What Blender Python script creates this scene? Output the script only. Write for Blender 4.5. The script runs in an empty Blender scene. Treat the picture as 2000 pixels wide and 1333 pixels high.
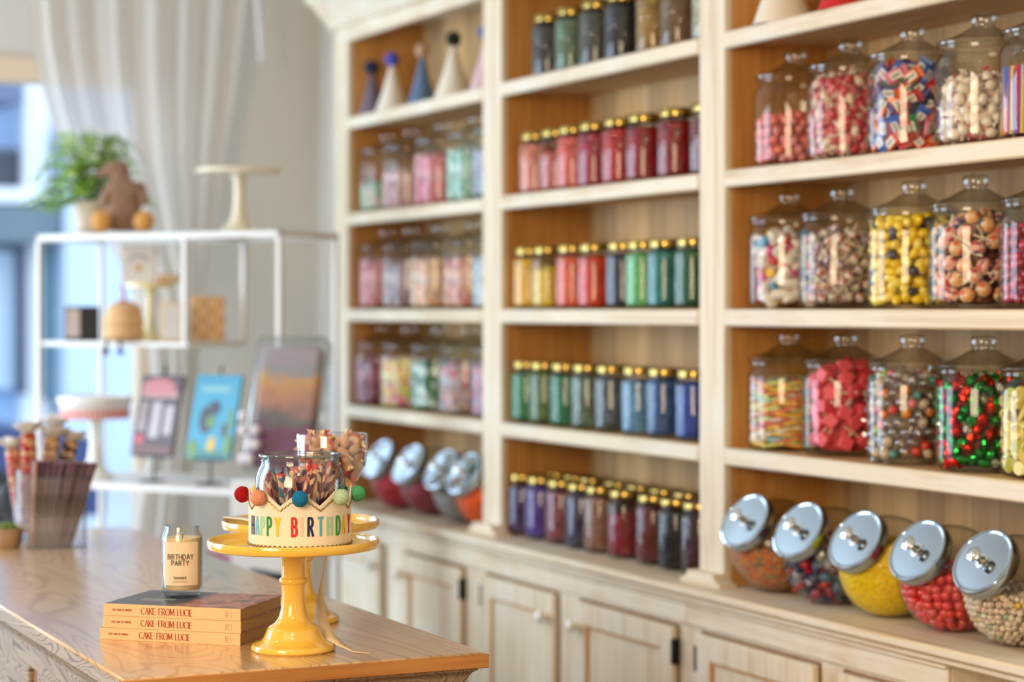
import bpy, bmesh, math, random
from math import sin, cos, pi, radians, sqrt, atan2, asin, floor
from mathutils import Vector, Matrix, Euler

# ------------------------------------------------------------------ camera / light / exposure
S = bpy.context.scene
COL = S.collection
EYE = 1.62
FPX = 4200.0
TH = math.atan(1960 / 4200.0)
SN, CS = sin(TH), cos(TH)

cam_d = bpy.data.cameras.new('camera')
cam = bpy.data.objects.new('camera', cam_d)
COL.objects.link(cam)
cam.location = (0, 0, EYE)
cam.rotation_euler = (pi / 2, 0, -TH)
cam_d.sensor_width = 36
cam_d.lens = FPX / 2000 * 36
cam_d.shift_y = -62 / 2000
cam_d.clip_end = 200
cam_d.dof.use_dof = True
cam_d.dof.focus_distance = 3.82
cam_d.dof.aperture_fstop = 2.3
S.camera = cam

S.view_settings.view_transform = 'Standard'
S.view_settings.look = 'None'
S.view_settings.gamma = 1
S.view_settings.exposure = -0.84
S.cycles.use_denoising = True
S.cycles.max_bounces = 7
S.cycles.diffuse_bounces = 3
S.cycles.glossy_bounces = 3
S.cycles.transmission_bounces = 4
S.cycles.transparent_max_bounces = 24
S.cycles.sample_clamp_indirect = 4
S.cycles.caustics_reflective = False
S.cycles.caustics_refractive = False

W = bpy.data.worlds.new('sky')
S.world = W
W.use_nodes = True
wb = W.node_tree.nodes['Background']
wb.inputs[0].default_value = (0.72, 0.86, 1.0, 1)
wb.inputs[1].default_value = 4.2


def area(name, loc, rot, sx, sy, power, colr):
    l = bpy.data.lights.new(name, 'AREA')
    l.shape = 'RECTANGLE'
    l.size, l.size_y = sx, sy
    l.energy = power
    l.color = colr
    o = bpy.data.objects.new(name, l)
    o.location = loc
    o.rotation_euler = rot
    COL.objects.link(o)
    return o


# warm sunlit glass of the street door opposite the shelves
area('door_light', (-1.68, 1.0, 2.31), (radians(90), 0, radians(-90)), 1.9, 1.8, 310, (1.0, 0.78, 0.52))
# cool north daylight through the shop front windows on the left
area('window_light', (-1.68, 7.15, 1.7), (radians(90), 0, radians(-90)), 2.3, 2.5, 290, (0.62, 0.80, 1.0))
# daylight entering by the end window
area('end_window_light', (0.6, 8.50, 1.6), (radians(90), 0, radians(180)), 1.5, 1.9, 80, (0.62, 0.80, 1.0))
# large soft light added at the back wall
area('back_wall_light', (0.3, -3.4, 2.0), (radians(90), 0, 0), 1.6, 1.6, 18, (1.0, 0.88, 0.74))
# ceiling lamps, doubling as added fill for the right bay
for (lx, ly) in ((0.2, 1.2), (-0.7, 4.2), (-0.9, 7.0)):
    area('ceiling_fill_light', (lx, ly, 3.3), (0, 0, 0), 0.35, 0.35, 18, (1.0, 0.86, 0.70))


# ------------------------------------------------------------------ helpers
def srgb(r, g, b):
    def f(c):
        c /= 255.0
        return c / 12.92 if c <= 0.04045 else ((c + 0.055) / 1.055) ** 2.4
    return (f(r), f(g), f(b), 1)


def ray(px):
    a = (px - 1000) / FPX
    return SN + a * CS, CS - a * SN


def on_x(px, X):            # measured column of the photo on a plane of constant X -> Y
    rx, ry = ray(px)
    return X * ry / rx


def on_y(px, Y):            # ... on a plane of constant Y -> X, depth
    rx, ry = ray(px)
    return Y * rx / ry, Y / ry


def at(px, Z):
    rx, ry = ray(px)
    return rx * Z, ry * Z


def zz(py, Z):
    return EYE - (py - 604.5) * Z / FPX


def face(x, y):
    return -atan2(x, y)


class MB:
    def __init__(s):
        s.v, s.f, s.m = [], [], []

    def add(s, vs, fs, m=0):
        o = len(s.v)
        s.v += [tuple(p) for p in vs]
        s.f += [tuple(i + o for i in f) for f in fs]
        s.m += [m] * len(fs)
        return o

    def box(s, x0, x1, y0, y1, z0, z1, b=0.0, m=0, M=None):
        c = ((x0 + x1) / 2, (y0 + y1) / 2, (z0 + z1) / 2)
        h = (abs(x1 - x0) / 2, abs(y1 - y0) / 2, abs(z1 - z0) / 2)
        b = min(b, min(h) * 0.9)
        if b <= 0:
            vs = [(c[0] + h[0] * i, c[1] + h[1] * j, c[2] + h[2] * k) for i in (-1, 1) for j in (-1, 1) for k in (-1, 1)]
            fs = [(0, 1, 3, 2), (4, 6, 7, 5), (0, 4, 5, 1), (2, 3, 7, 6), (0, 2, 6, 4), (1, 5, 7, 3)]
        else:
            vs, idx = [], {}
            for i in (-1, 1):
                for j in (-1, 1):
                    for k in (-1, 1):
                        for ax in range(3):
                            e = [h[0] - b, h[1] - b, h[2] - b]
                            e[ax] = h[ax]
                            idx[(i, j, k, ax)] = len(vs)
                            vs.append((c[0] + e[0] * i, c[1] + e[1] * j, c[2] + e[2] * k))
            fs = []
            R = (-1, 1)
            for a in R:
                fs.append(tuple(idx[(a, j, k, 0)] for j, k in ((-1, -1), (1, -1), (1, 1), (-1, 1))))
                fs.append(tuple(idx[(i, a, k, 1)] for i, k in ((-1, -1), (1, -1), (1, 1), (-1, 1))))
                fs.append(tuple(idx[(i, j, a, 2)] for i, j in ((-1, -1), (1, -1), (1, 1), (-1, 1))))
                for c2 in R:
                    fs.append((idx[(a, c2, -1, 0)], idx[(a, c2, 1, 0)], idx[(a, c2, 1, 1)], idx[(a, c2, -1, 1)]))
                    fs.append((idx[(a, -1, c2, 0)], idx[(a, 1, c2, 0)], idx[(a, 1, c2, 2)], idx[(a, -1, c2, 2)]))
                    fs.append((idx[(-1, a, c2, 1)], idx[(1, a, c2, 1)], idx[(1, a, c2, 2)], idx[(-1, a, c2, 2)]))
            for i in R:
                for j in R:
                    for k in R:
                        fs.append((idx[(i, j, k, 0)], idx[(i, j, k, 1)], idx[(i, j, k, 2)]))
        if M is not None:
            vs = [M @ Vector(p) for p in vs]
        s.add(vs, fs, m)
        return s

    def lathe(s, prof, n=24, m=0, M=None, c=(0, 0, 0)):
        vs, fs = [], []
        for (r, z) in prof:
            for i in range(n):
                a = 2 * pi * i / n
                vs.append(Vector((c[0] + r * cos(a), c[1] + r * sin(a), c[2] + z)))
        for j in range(len(prof) - 1):
            for i in range(n):
                k = (i + 1) % n
                fs.append((j * n + i, j * n + k, (j + 1) * n + k, (j + 1) * n + i))
        if M is not None:
            vs = [M @ p for p in vs]
        s.add(vs, fs, m)
        return s

    def tube(s, pts, r, n=8, m=0, caps=True, closed=False):
        P = [Vector(p) for p in pts]
        N = len(P)
        rs = r if isinstance(r, (list, tuple)) else [r] * N
        vs, fs = [], []
        up = None
        for i in range(N):
            if closed:
                t = P[(i + 1) % N] - P[i - 1]
            else:
                t = P[min(i + 1, N - 1)] - P[max(i - 1, 0)]
            if t.length < 1e-9:
                t = Vector((0, 0, 1))
            t.normalize()
            if up is None:
                up = Vector((0, 0, 1)) if abs(t.z) < 0.9 else Vector((1, 0, 0))
            a = t.cross(up)
            if a.length < 1e-6:
                a = t.cross(Vector((1, 0.3, 0)))
            a.normalize()
            b = a.cross(t)
            up = b
            for k in range(n):
                q = 2 * pi * k / n
                vs.append(P[i] + (a * cos(q) + b * sin(q)) * rs[i])
        for i in range(N if closed else N - 1):
            j = (i + 1) % N
            for k in range(n):
                l = (k + 1) % n
                fs.append((i * n + k, i * n + l, j * n + l, j * n + k))
        if caps and not closed:
            fs.append(tuple(range(n)))
            fs.append(tuple((N - 1) * n + k for k in range(n)))
        s.add(vs, fs, m)
        return s

    def ball(s, c, r, nu=12, nv=8, m=0, M=None, sc=(1, 1, 1)):
        vs, fs = [], []
        vs.append(Vector((0, 0, r)))
        for j in range(1, nv):
            p = pi * j / nv
            for i in range(nu):
                a = 2 * pi * i / nu
                vs.append(Vector((r * sin(p) * cos(a), r * sin(p) * sin(a), r * cos(p))))
        vs.append(Vector((0, 0, -r)))
        for i in range(nu):
            fs.append((0, 1 + i, 1 + (i + 1) % nu))
        for j in range(nv - 2):
            for i in range(nu):
                k = (i + 1) % nu
                a = 1 + j * nu
                fs.append((a + i, a + nu + i, a + nu + k, a + k))
        l = len(vs) - 1
        a = 1 + (nv - 2) * nu
        for i in range(nu):
            fs.append((l, a + (i + 1) % nu, a + i))
        vs = [Vector((p.x * sc[0], p.y * sc[1], p.z * sc[2])) for p in vs]
        if M is not None:
            vs = [M @ p for p in vs]
        vs = [p + Vector(c) for p in vs]
        s.add(vs, fs, m)
        return s

    def grid(s, fn, nu, nv, m=0, cu=False):
        vs = [fn(i / nu, j / nv) for j in range(nv + 1) for i in range(nu + (0 if cu else 1))]
        w = nu if cu else nu + 1
        fs = []
        for j in range(nv):
            for i in range(nu):
                k = (i + 1) % w if cu else i + 1
                fs.append((j * w + i, j * w + k, (j + 1) * w + k, (j + 1) * w + i))
        s.add(vs, fs, m)
        return s

    def prism(s, poly, z0, z1, m=0, M=None):       # polygon in xy, extruded in z
        n = len(poly)
        vs = [Vector((p[0], p[1], z0)) for p in poly] + [Vector((p[0], p[1], z1)) for p in poly]
        fs = [tuple(range(n - 1, -1, -1)), tuple(range(n, 2 * n))]
        fs += [(i, (i + 1) % n, n + (i + 1) % n, n + i) for i in range(n)]
        if M is not None:
            vs = [M @ p for p in vs]
        s.add(vs, fs, m)
        return s

    def mesh(s, name, mats, smooth=True, off=None):
        me = bpy.data.meshes.new(name)
        v = s.v
        if off is not None:
            v = [(p[0] - off[0], p[1] - off[1], p[2] - off[2]) for p in v]
        me.from_pydata([tuple(p) for p in v], [], s.f)
        if not isinstance(mats, (list, tuple)):
            mats = [mats]
        for x in mats:
            me.materials.append(x)
        if len(mats) > 1:
            me.polygons.foreach_set('material_index', s.m)
        bm = bmesh.new()
        bm.from_mesh(me)
        bmesh.ops.recalc_face_normals(bm, faces=bm.faces)
        bm.to_mesh(me)
        bm.free()
        if smooth:
            me.shade_smooth()
            me.set_sharp_from_angle(angle=radians(38))
        me.update()
        return me


def link(name, me, parent=None, loc=(0, 0, 0), rot=(0, 0, 0)):
    o = bpy.data.objects.new(name, me)
    COL.objects.link(o)
    o.location = loc
    o.rotation_euler = rot
    if parent is not None:
        o.parent = parent
    return o


def part(name, mb, mats, parent, label=None, world=False, loc=(0, 0, 0), rot=(0, 0, 0), smooth=True, kind=None):
    off = None
    if world:
        off = parent.matrix_basis.translation if parent.parent is None else parent['_w']
    me = mb.mesh(name, mats, smooth, off)
    o = link(name, me, parent, loc, rot)
    if world:
        o['_w'] = list(off)
    if label:
        o['label'] = label
    if kind:
        o['kind'] = kind
    return o


def tag(o, label, cat, group=None, kind=None):
    o['label'] = label
    o['category'] = cat
    if group:
        o['group'] = group
    if kind:
        o['kind'] = kind
    return o


def thing(name, label, cat, loc=(0, 0, 0), rz=0.0, group=None):
    o = bpy.data.objects.new(name, None)
    COL.objects.link(o)
    o.empty_display_size = 0.05
    o.location = loc
    o.rotation_euler = (0, 0, rz)
    bpy.context.view_layer.update if False else None
    return tag(o, label, cat, group)


def single(name, mb, mats, label, cat, loc=(0, 0, 0), rot=(0, 0, 0), group=None, kind=None, smooth=True):
    o = link(name, mb.mesh(name, mats, smooth), None, loc, rot)
    return tag(o, label, cat, group, kind)


def struct(name, mb, mats, smooth=False):
    o = link(name, mb.mesh(name, mats, smooth))
    o['kind'] = 'structure'
    return o


def kids(o):
    return [c for c in o.children]


def dup(root, loc, rot=None, label=None, group=None, scale=None):
    r = root.copy()
    COL.objects.link(r)
    r.location = loc
    if rot is not None:
        r.rotation_euler = rot
    if label:
        r['label'] = label
    if group:
        r['group'] = group
    if scale:
        r.scale = scale if isinstance(scale, (tuple, list)) else (scale,) * 3
    for ch in list(root.children):
        c = ch.copy()
        COL.objects.link(c)
        c.parent = r
        for g in list(ch.children):
            d = g.copy()
            COL.objects.link(d)
            d.parent = c
    return r


# ------------------------------------------------------------------ materials
def newmat(name):
    m = bpy.data.materials.new(name)
    m.use_nodes = True
    nt = m.node_tree
    return m, nt, nt.nodes, nt.links, nt.nodes['Principled BSDF']


_mc = {}


def flat(name, c, rough=0.5, metal=0.0, coat=0.0, sss=0.0, spec=0.5, emit=None):
    key = (name, tuple(c), rough, metal)
    if key in _mc:
        return _mc[key]
    m, nt, N, L, p = newmat(name)
    p.inputs['Base Color'].default_value = c
    p.inputs['Roughness'].default_value = rough
    p.inputs['Metallic'].default_value = metal
    p.inputs['Coat Weight'].default_value = coat
    p.inputs['Coat Roughness'].default_value = 0.08
    p.inputs['Specular IOR Level'].default_value = spec
    _mc[key] = m
    return m


def ramp(N, stops, interp='LINEAR'):
    r = N.new('ShaderNodeValToRGB')
    r.color_ramp.interpolation = interp
    els = r.color_ramp.elements
    while len(els) > 1:
        els.remove(els[-1])
    els[0].position = stops[0][0]
    els[0].color = stops[0][1]
    for p, c in stops[1:]:
        e = els.new(p)
        e.color = c
    return r


def coords(N, L, scale=(1, 1, 1), loc=(0, 0, 0), kind='Object'):
    t = N.new('ShaderNodeTexCoord')
    mp = N.new('ShaderNodeMapping')
    mp.inputs['Scale'].default_value = scale
    mp.inputs['Location'].default_value = loc
    L.new(t.outputs[kind], mp.inputs['Vector'])
    return mp.outputs[0]


def wood(name, c1, c2, axis='y', fine=26.0, dist=1.0, rough=0.55, c3=None, planks=None, contrast=(0.35, 0.7), coat=0.0, bump=0.12):
    m, nt, N, L, p = newmat(name)
    long_, cross = 1.3, fine
    sc = {'x': (long_, cross, cross), 'y': (cross, long_, cross), 'z': (cross, cross, long_)}[axis]
    v = coords(N, L, sc)
    n1 = N.new('ShaderNodeTexNoise')
    n1.inputs['Scale'].default_value = 1.0
    n1.inputs['Detail'].default_value = 5
    n1.inputs['Roughness'].default_value = 0.65
    n1.inputs['Distortion'].default_value = dist
    L.new(v, n1.inputs['Vector'])
    st = [(contrast[0], c1), (contrast[1], c2)]
    r = ramp(N, st)
    L.new(n1.outputs[0], r.inputs[0])
    out = r.outputs[0]
    # broad patches of wash
    v2 = coords(N, L, (3.0, 3.0, 3.0))
    n2 = N.new('ShaderNodeTexNoise')
    n2.inputs['Scale'].default_value = 1.3
    n2.inputs['Detail'].default_value = 3
    L.new(v2, n2.inputs['Vector'])
    r2 = ramp(N, [(0.45, (0, 0, 0, 1)), (0.68, (1, 1, 1, 1))])
    L.new(n2.outputs[0], r2.inputs[0])
    mx = N.new('ShaderNodeMix')
    mx.data_type = 'RGBA'
    L.new(r2.outputs[0], mx.inputs[0])
    L.new(out, mx.inputs[6])
    mx.inputs[7].default_value = c3 or c1
    ml = N.new('ShaderNodeMath')
    ml.operation = 'MULTIPLY'
    ml.inputs[1].default_value = 0.55
    L.new(r2.outputs[0], ml.inputs[0])
    L.new(ml.outputs[0], mx.inputs[0])
    out = mx.outputs[2]
    if planks:
        ax, w = planks
        t = N.new('ShaderNodeTexCoord')
        sp = N.new('ShaderNodeSeparateXYZ')
        L.new(t.outputs['Object'], sp.inputs[0])
        d = N.new('ShaderNodeMath')
        d.operation = 'DIVIDE'
        d.inputs[1].default_value = w
        L.new(sp.outputs['XYZ'.index(ax.upper())], d.inputs[0])
        fl = N.new('ShaderNodeMath')
        fl.operation = 'FLOOR'
        L.new(d.outputs[0], fl.inputs[0])
        wn = N.new('ShaderNodeTexWhiteNoise')
        wn.noise_dimensions = '1D'
        L.new(fl.outputs[0], wn.inputs['W'])
        fr = N.new('ShaderNodeMath')
        fr.operation = 'FRACT'
        L.new(d.outputs[0], fr.inputs[0])
        gr = ramp(N, [(0.0, (0.35, 0.35, 0.35, 1)), (0.035, (1, 1, 1, 1))])
        L.new(fr.outputs[0], gr.inputs[0])
        br = N.new('ShaderNodeMapRange')
        br.inputs[3].default_value = 0.72
        br.inputs[4].default_value = 1.12
        L.new(wn.outputs[0], br.inputs[0])
        m2 = N.new('ShaderNodeMix')
        m2.data_type = 'RGBA'
        m2.blend_type = 'MULTIPLY'
        m2.inputs[0].default_value = 1
        L.new(out, m2.inputs[6])
        L.new(gr.outputs[0], m2.inputs[7])
        m3 = N.new('ShaderNodeMix')
        m3.data_type = 'RGBA'
        m3.blend_type = 'MULTIPLY'
        m3.inputs[0].default_value = 1
        L.new(m2.outputs[2], m3.inputs[6])
        L.new(br.outputs[0], m3.inputs[7])
        out = m3.outputs[2]
    L.new(out, p.inputs['Base Color'])
    p.inputs['Roughness'].default_value = rough
    p.inputs['Coat Weight'].default_value = coat
    bp = N.new('ShaderNodeBump')
    bp.inputs['Strength'].default_value = bump
    bp.inputs['Distance'].default_value = 0.002
    L.new(n1.outputs[0], bp.inputs['Height'])
    L.new(bp.outputs[0], p.inputs['Normal'])
    return m


def oak(name, c1, c2, scale=(9, 1.6, 9), rough=0.34, coat=0.25):
    m, nt, N, L, p = newmat(name)
    v = coords(N, L, scale, (0.3, 0.1, 0))
    n0 = N.new('ShaderNodeTexNoise')
    n0.inputs['Scale'].default_value = 0.9
    n0.inputs['Detail'].default_value = 2
    n0.inputs['Distortion'].default_value = 0.6
    L.new(v, n0.inputs['Vector'])
    mu = N.new('ShaderNodeMath')
    mu.operation = 'MULTIPLY'
    mu.inputs[1].default_value = 22
    L.new(n0.outputs[0], mu.inputs[0])
    fr = N.new('ShaderNodeMath')
    fr.operation = 'FRACT'
    L.new(mu.outputs[0], fr.inputs[0])
    r = ramp(N, [(0.0, c2), (0.10, c2), (0.3, c1), (0.9, c1), (1.0, c2)])
    L.new(fr.outputs[0], r.inputs[0])
    v2 = coords(N, L, (70, 5, 70))
    n2 = N.new('ShaderNodeTexNoise')
    n2.inputs['Scale'].default_value = 2
    n2.inputs['Detail'].default_value = 4
    L.new(v2, n2.inputs['Vector'])
    mr = N.new('ShaderNodeMapRange')
    mr.inputs[3].default_value = 0.8
    mr.inputs[4].default_value = 1.2
    L.new(n2.outputs[0], mr.inputs[0])
    mx = N.new('ShaderNodeMix')
    mx.data_type = 'RGBA'
    mx.blend_type = 'MULTIPLY'
    mx.inputs[0].default_value = 1
    L.new(r.outputs[0], mx.inputs[6])
    L.new(mr.outputs[0], mx.inputs[7])
    L.new(mx.outputs[2], p.inputs['Base Color'])
    p.inputs['Roughness'].default_value = rough
    p.inputs['Coat Weight'].default_value = coat
    p.inputs['Coat Roughness'].default_value = 0.22
    p.inputs['Coat IOR'].default_value = 1.65
    return m


def glass(name, tint=(0.96, 0.98, 0.97, 1), edge=(0.62, 0.68, 0.67, 1), rough=0.02, power=3.2, base=0.06, top=0.85):
    m = bpy.data.materials.new(name)
    m.use_nodes = True
    nt = m.node_tree
    N, L = nt.nodes, nt.links
    N.clear()
    o = N.new('ShaderNodeOutputMaterial')
    lw = N.new('ShaderNodeLayerWeight')
    lw.inputs[0].default_value = 0.5
    pw = N.new('ShaderNodeMath')
    pw.operation = 'POWER'
    pw.inputs[1].default_value = power
    L.new(lw.outputs['Facing'], pw.inputs[0])
    mr = N.new('ShaderNodeMapRange')
    mr.inputs[3].default_value = base
    mr.inputs[4].default_value = top
    L.new(pw.outputs[0], mr.inputs[0])
    mc = N.new('ShaderNodeMix')
    mc.data_type = 'RGBA'
    mc.inputs[6].default_value = tint
    mc.inputs[7].default_value = edge
    L.new(pw.outputs[0], mc.inputs[0])
    tr = N.new('ShaderNodeBsdfTransparent')
    L.new(mc.outputs[2], tr.inputs[0])
    gl = N.new('ShaderNodeBsdfGlossy')
    gl.inputs['Roughness'].default_value = rough
    mx = N.new('ShaderNodeMixShader')
    L.new(mr.outputs[0], mx.inputs[0])
    L.new(tr.outputs[0], mx.inputs[1])
    L.new(gl.outputs[0], mx.inputs[2])
    L.new(mx.outputs[0], o.inputs[0])
    return m


def speckle(name, cols, scale=60.0, rough=0.5, bump=0.6, squash=(1, 1, 1), gap=0.35, coat=0.0):
    """cells of candy colour with dark seams between the pieces"""
    m, nt, N, L, p = newmat(name)
    v = coords(N, L, squash)
    vo = N.new('ShaderNodeTexVoronoi')
    vo.inputs['Scale'].default_value = scale
    L.new(v, vo.inputs['Vector'])
    sp = N.new('ShaderNodeSeparateColor')
    L.new(vo.outputs['Color'], sp.inputs[0])
    n = len(cols)
    r = ramp(N, [(i / n, cols[i]) for i in range(n)], 'CONSTANT')
    L.new(sp.outputs[0], r.inputs[0])
    sm = ramp(N, [(0.0, (1, 1, 1, 1)), (0.45, (1, 1, 1, 1)), (0.85, (gap, gap, gap, 1))])
    L.new(vo.outputs['Distance'], sm.inputs[0])
    mx = N.new('ShaderNodeMix')
    mx.data_type = 'RGBA'
    mx.blend_type = 'MULTIPLY'
    mx.inputs[0].default_value = 1
    L.new(r.outputs[0], mx.inputs[6])
    L.new(sm.outputs[0], mx.inputs[7])
    L.new(mx.outputs[2], p.inputs['Base Color'])
    p.inputs['Roughness'].default_value = rough
    p.inputs['Specular IOR Level'].default_value = .3
    p.inputs['Coat Weight'].default_value = coat
    bp = N.new('ShaderNodeBump')
    bp.invert = True
    bp.inputs['Strength'].default_value = bump
    bp.inputs['Distance'].default_value = 0.004
    L.new(vo.outputs['Distance'], bp.inputs['Height'])
    L.new(bp.outputs[0], p.inputs['Normal'])
    return m


def shade(c, k):
    return (min(1, c[0] * k), min(1, c[1] * k), min(1, c[2] * k), 1)


CREAM = srgb(228, 214, 188)
CREAM2 = srgb(192, 156, 108)
WHITEWASH = srgb(234, 230, 220)
M_LIME = wood('limed_pine', CREAM, CREAM2, 'y', 30, 0.8, 0.55, WHITEWASH, contrast=(0.47, 0.80))
M_LIMEZ = wood('limed_pine_upright', CREAM, CREAM2, 'z', 30, 0.8, 0.55, WHITEWASH, contrast=(0.47, 0.80))
M_RAW = wood('raw_pine_side', srgb(218, 160, 88), srgb(188, 126, 60), 'z', 24, 1.0, 0.6, srgb(222, 168, 100))
M_BACK = wood('raw_pine_boards', srgb(222, 182, 124), srgb(196, 152, 96), 'z', 22, 1.0, 0.6, srgb(206, 176, 136), planks=('y', 0.105))
M_SHELF = wood('raw_pine_shelf', srgb(222, 182, 128), srgb(192, 148, 92), 'y', 26, 1.0, 0.6, srgb(222, 190, 144))
M_RECESS = wood('recess_pine', srgb(190, 150, 104), srgb(158, 112, 66), 'z', 24, 1.0, 0.6)
M_GAP = wood('rebate_pine', srgb(150, 112, 72), srgb(120, 84, 50), 'z', 24, 1.0, 0.7)
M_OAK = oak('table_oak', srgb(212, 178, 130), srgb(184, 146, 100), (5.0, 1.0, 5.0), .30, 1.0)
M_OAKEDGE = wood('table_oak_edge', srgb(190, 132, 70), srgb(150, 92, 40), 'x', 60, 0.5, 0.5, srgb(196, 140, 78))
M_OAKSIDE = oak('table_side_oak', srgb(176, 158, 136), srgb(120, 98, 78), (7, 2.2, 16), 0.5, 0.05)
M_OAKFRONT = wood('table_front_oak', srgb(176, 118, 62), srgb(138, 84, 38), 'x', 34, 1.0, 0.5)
M_GLASS = glass('jar_glass', power=4.0, base=.046)
M_GLASSC = glass('clear_glass', (0.98, 0.99, 0.99, 1), (0.26, 0.34, 0.38, 1), 0.01, 2.2, 0.04, .42)
M_LIDG = glass('lid_glass', (0.95, 0.97, 0.95, 1), (0.66, 0.70, 0.67, 1), 0.03, 2.4, 0.08)
M_PANE = glass('window_glass', (0.97, 0.99, 1, 1), (0.8, 0.9, 0.95, 1), 0.0, 5, 0.02)
M_CELLO = glass('cellophane', (0.93, 0.94, 0.95, 1), (0.8, 0.82, 0.85, 1), 0.10, 2.0, 0.08)
M_GOLD = flat('brass_lid', srgb(160, 136, 74), 0.16, 1.0)
M_CHROME = flat('chrome', (0.46, 0.54, 0.62, 1), 0.06, 1.0)
M_CHROME2 = flat('chrome_rim', (0.74, 0.74, 0.73, 1), 0.16, 1.0)
M_DARKMETAL = flat('dark_metal', srgb(38, 38, 40), 0.4, 0.8)
M_YELLOW = flat('yellow_glaze', srgb(246, 200, 84), 0.14, 0.0, 0.6)
M_WHITEP = flat('white_paint', srgb(232, 228, 222), 0.45)
M_WALL = flat('wall_paint', srgb(222, 216, 206), 0.85)
M_PORC = flat('ivory_glaze', srgb(240, 228, 200), 0.2, 0.0, 0.4)
M_PORCW = flat('white_glaze', srgb(238, 238, 232), 0.2, 0.0, 0.4)
M_PINK = flat('pink_frill', srgb(226, 160, 150), 0.6)
M_BLACK = flat('black_ink', srgb(28, 26, 28), 0.5)
M_KNOB = flat('porcelain_knob', srgb(236, 228, 212), 0.15, 0, 0.5)
M_STICK = flat('paper_stick', srgb(238, 222, 192), 0.7)

# ------------------------------------------------------------------ room
XF = 2.778            # front plane of the shelving
XB = 3.10             # back of the shelving
YW = 8.65             # end wall with the window


def E(z):
    return EYE + z


b = MB().box(-1.85, 3.2, -3.6, 8.8, -0.1, 0.0)
struct('floor', b, wood('floor_boards', srgb(150, 120, 92), srgb(110, 82, 60), 'y', 14, 0.8, 0.45, planks=('x', 0.14)))
b = MB().box(-1.85, 3.2, -3.6, 8.8, 3.4, 3.5)
struct('ceiling', b, flat('ceiling_paint', srgb(236, 232, 224), 0.9))
struct('wall_right', MB().box(3.12, 3.22, -3.6, 8.8, 0, 3.4), M_WALL)
struct('wall_left', MB().box(-1.85, -1.75, -3.6, 8.8, 0, 3.4), M_WALL)
struct('wall_back', MB().box(-1.75, 3.12, -3.7, -3.55, 0, 3.4), M_WALL)
WX0, WX1, WZ0, WZ1 = -1.2, 2.40, 0.35, 2.60
b = MB()
b.box(-1.75, WX0, YW, YW + .15, 0, 3.4)
b.box(WX1, 3.12, YW, YW + .15, 0, 3.4)
b.box(WX0, WX1, YW, YW + .15, WZ1, 3.4)
b.box(WX0, WX1, YW, YW + .15, 0, WZ0)
struct('wall_end', b, M_WALL)
b = MB()
b.box(WX0, WX1, YW - .03, YW + .10, WZ1 - .07, WZ1 + .03, .008)
b.box(WX0, WX1, YW - .03, YW + .10, WZ0 - .03, WZ0 + .05, .008)
for xx in (WX0, 0.3, 1.42, WX1 - .06):
    b.box(xx, xx + .06, YW - .0, YW + .10, WZ0 + .05, WZ1 - .07, .006)
w = struct('window_1', b, flat('window_frame_paint', srgb(236, 214, 186), 0.5))
g = MB().box(WX0, WX1, YW + .05, YW + .056, WZ0, WZ1)
part('window_pane', g, M_PANE, w, smooth=False)
struct('baseboard_right', MB().box(3.095, 3.12, 7.56, 8.64, 0, .14, .006), M_WHITEP)
struct('baseboard_end', MB().box(2.42, 3.09, YW - .02, YW, 0, .14, .006), M_WHITEP)

# ------------------------------------------------------------------ shelving
SHZ = [E(.70), E(.35), E(0), E(-.35)]
CTZ = E(-.70)
BAYS = {'left': (6.173, 7.379), 'middle': (4.814, 6.034), 'right': (3.466, 4.686)}
ORD = ['first', 'second', 'third', 'fourth', 'fifth', 'sixth', 'seventh', 'eighth', 'ninth', 'tenth']


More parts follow.
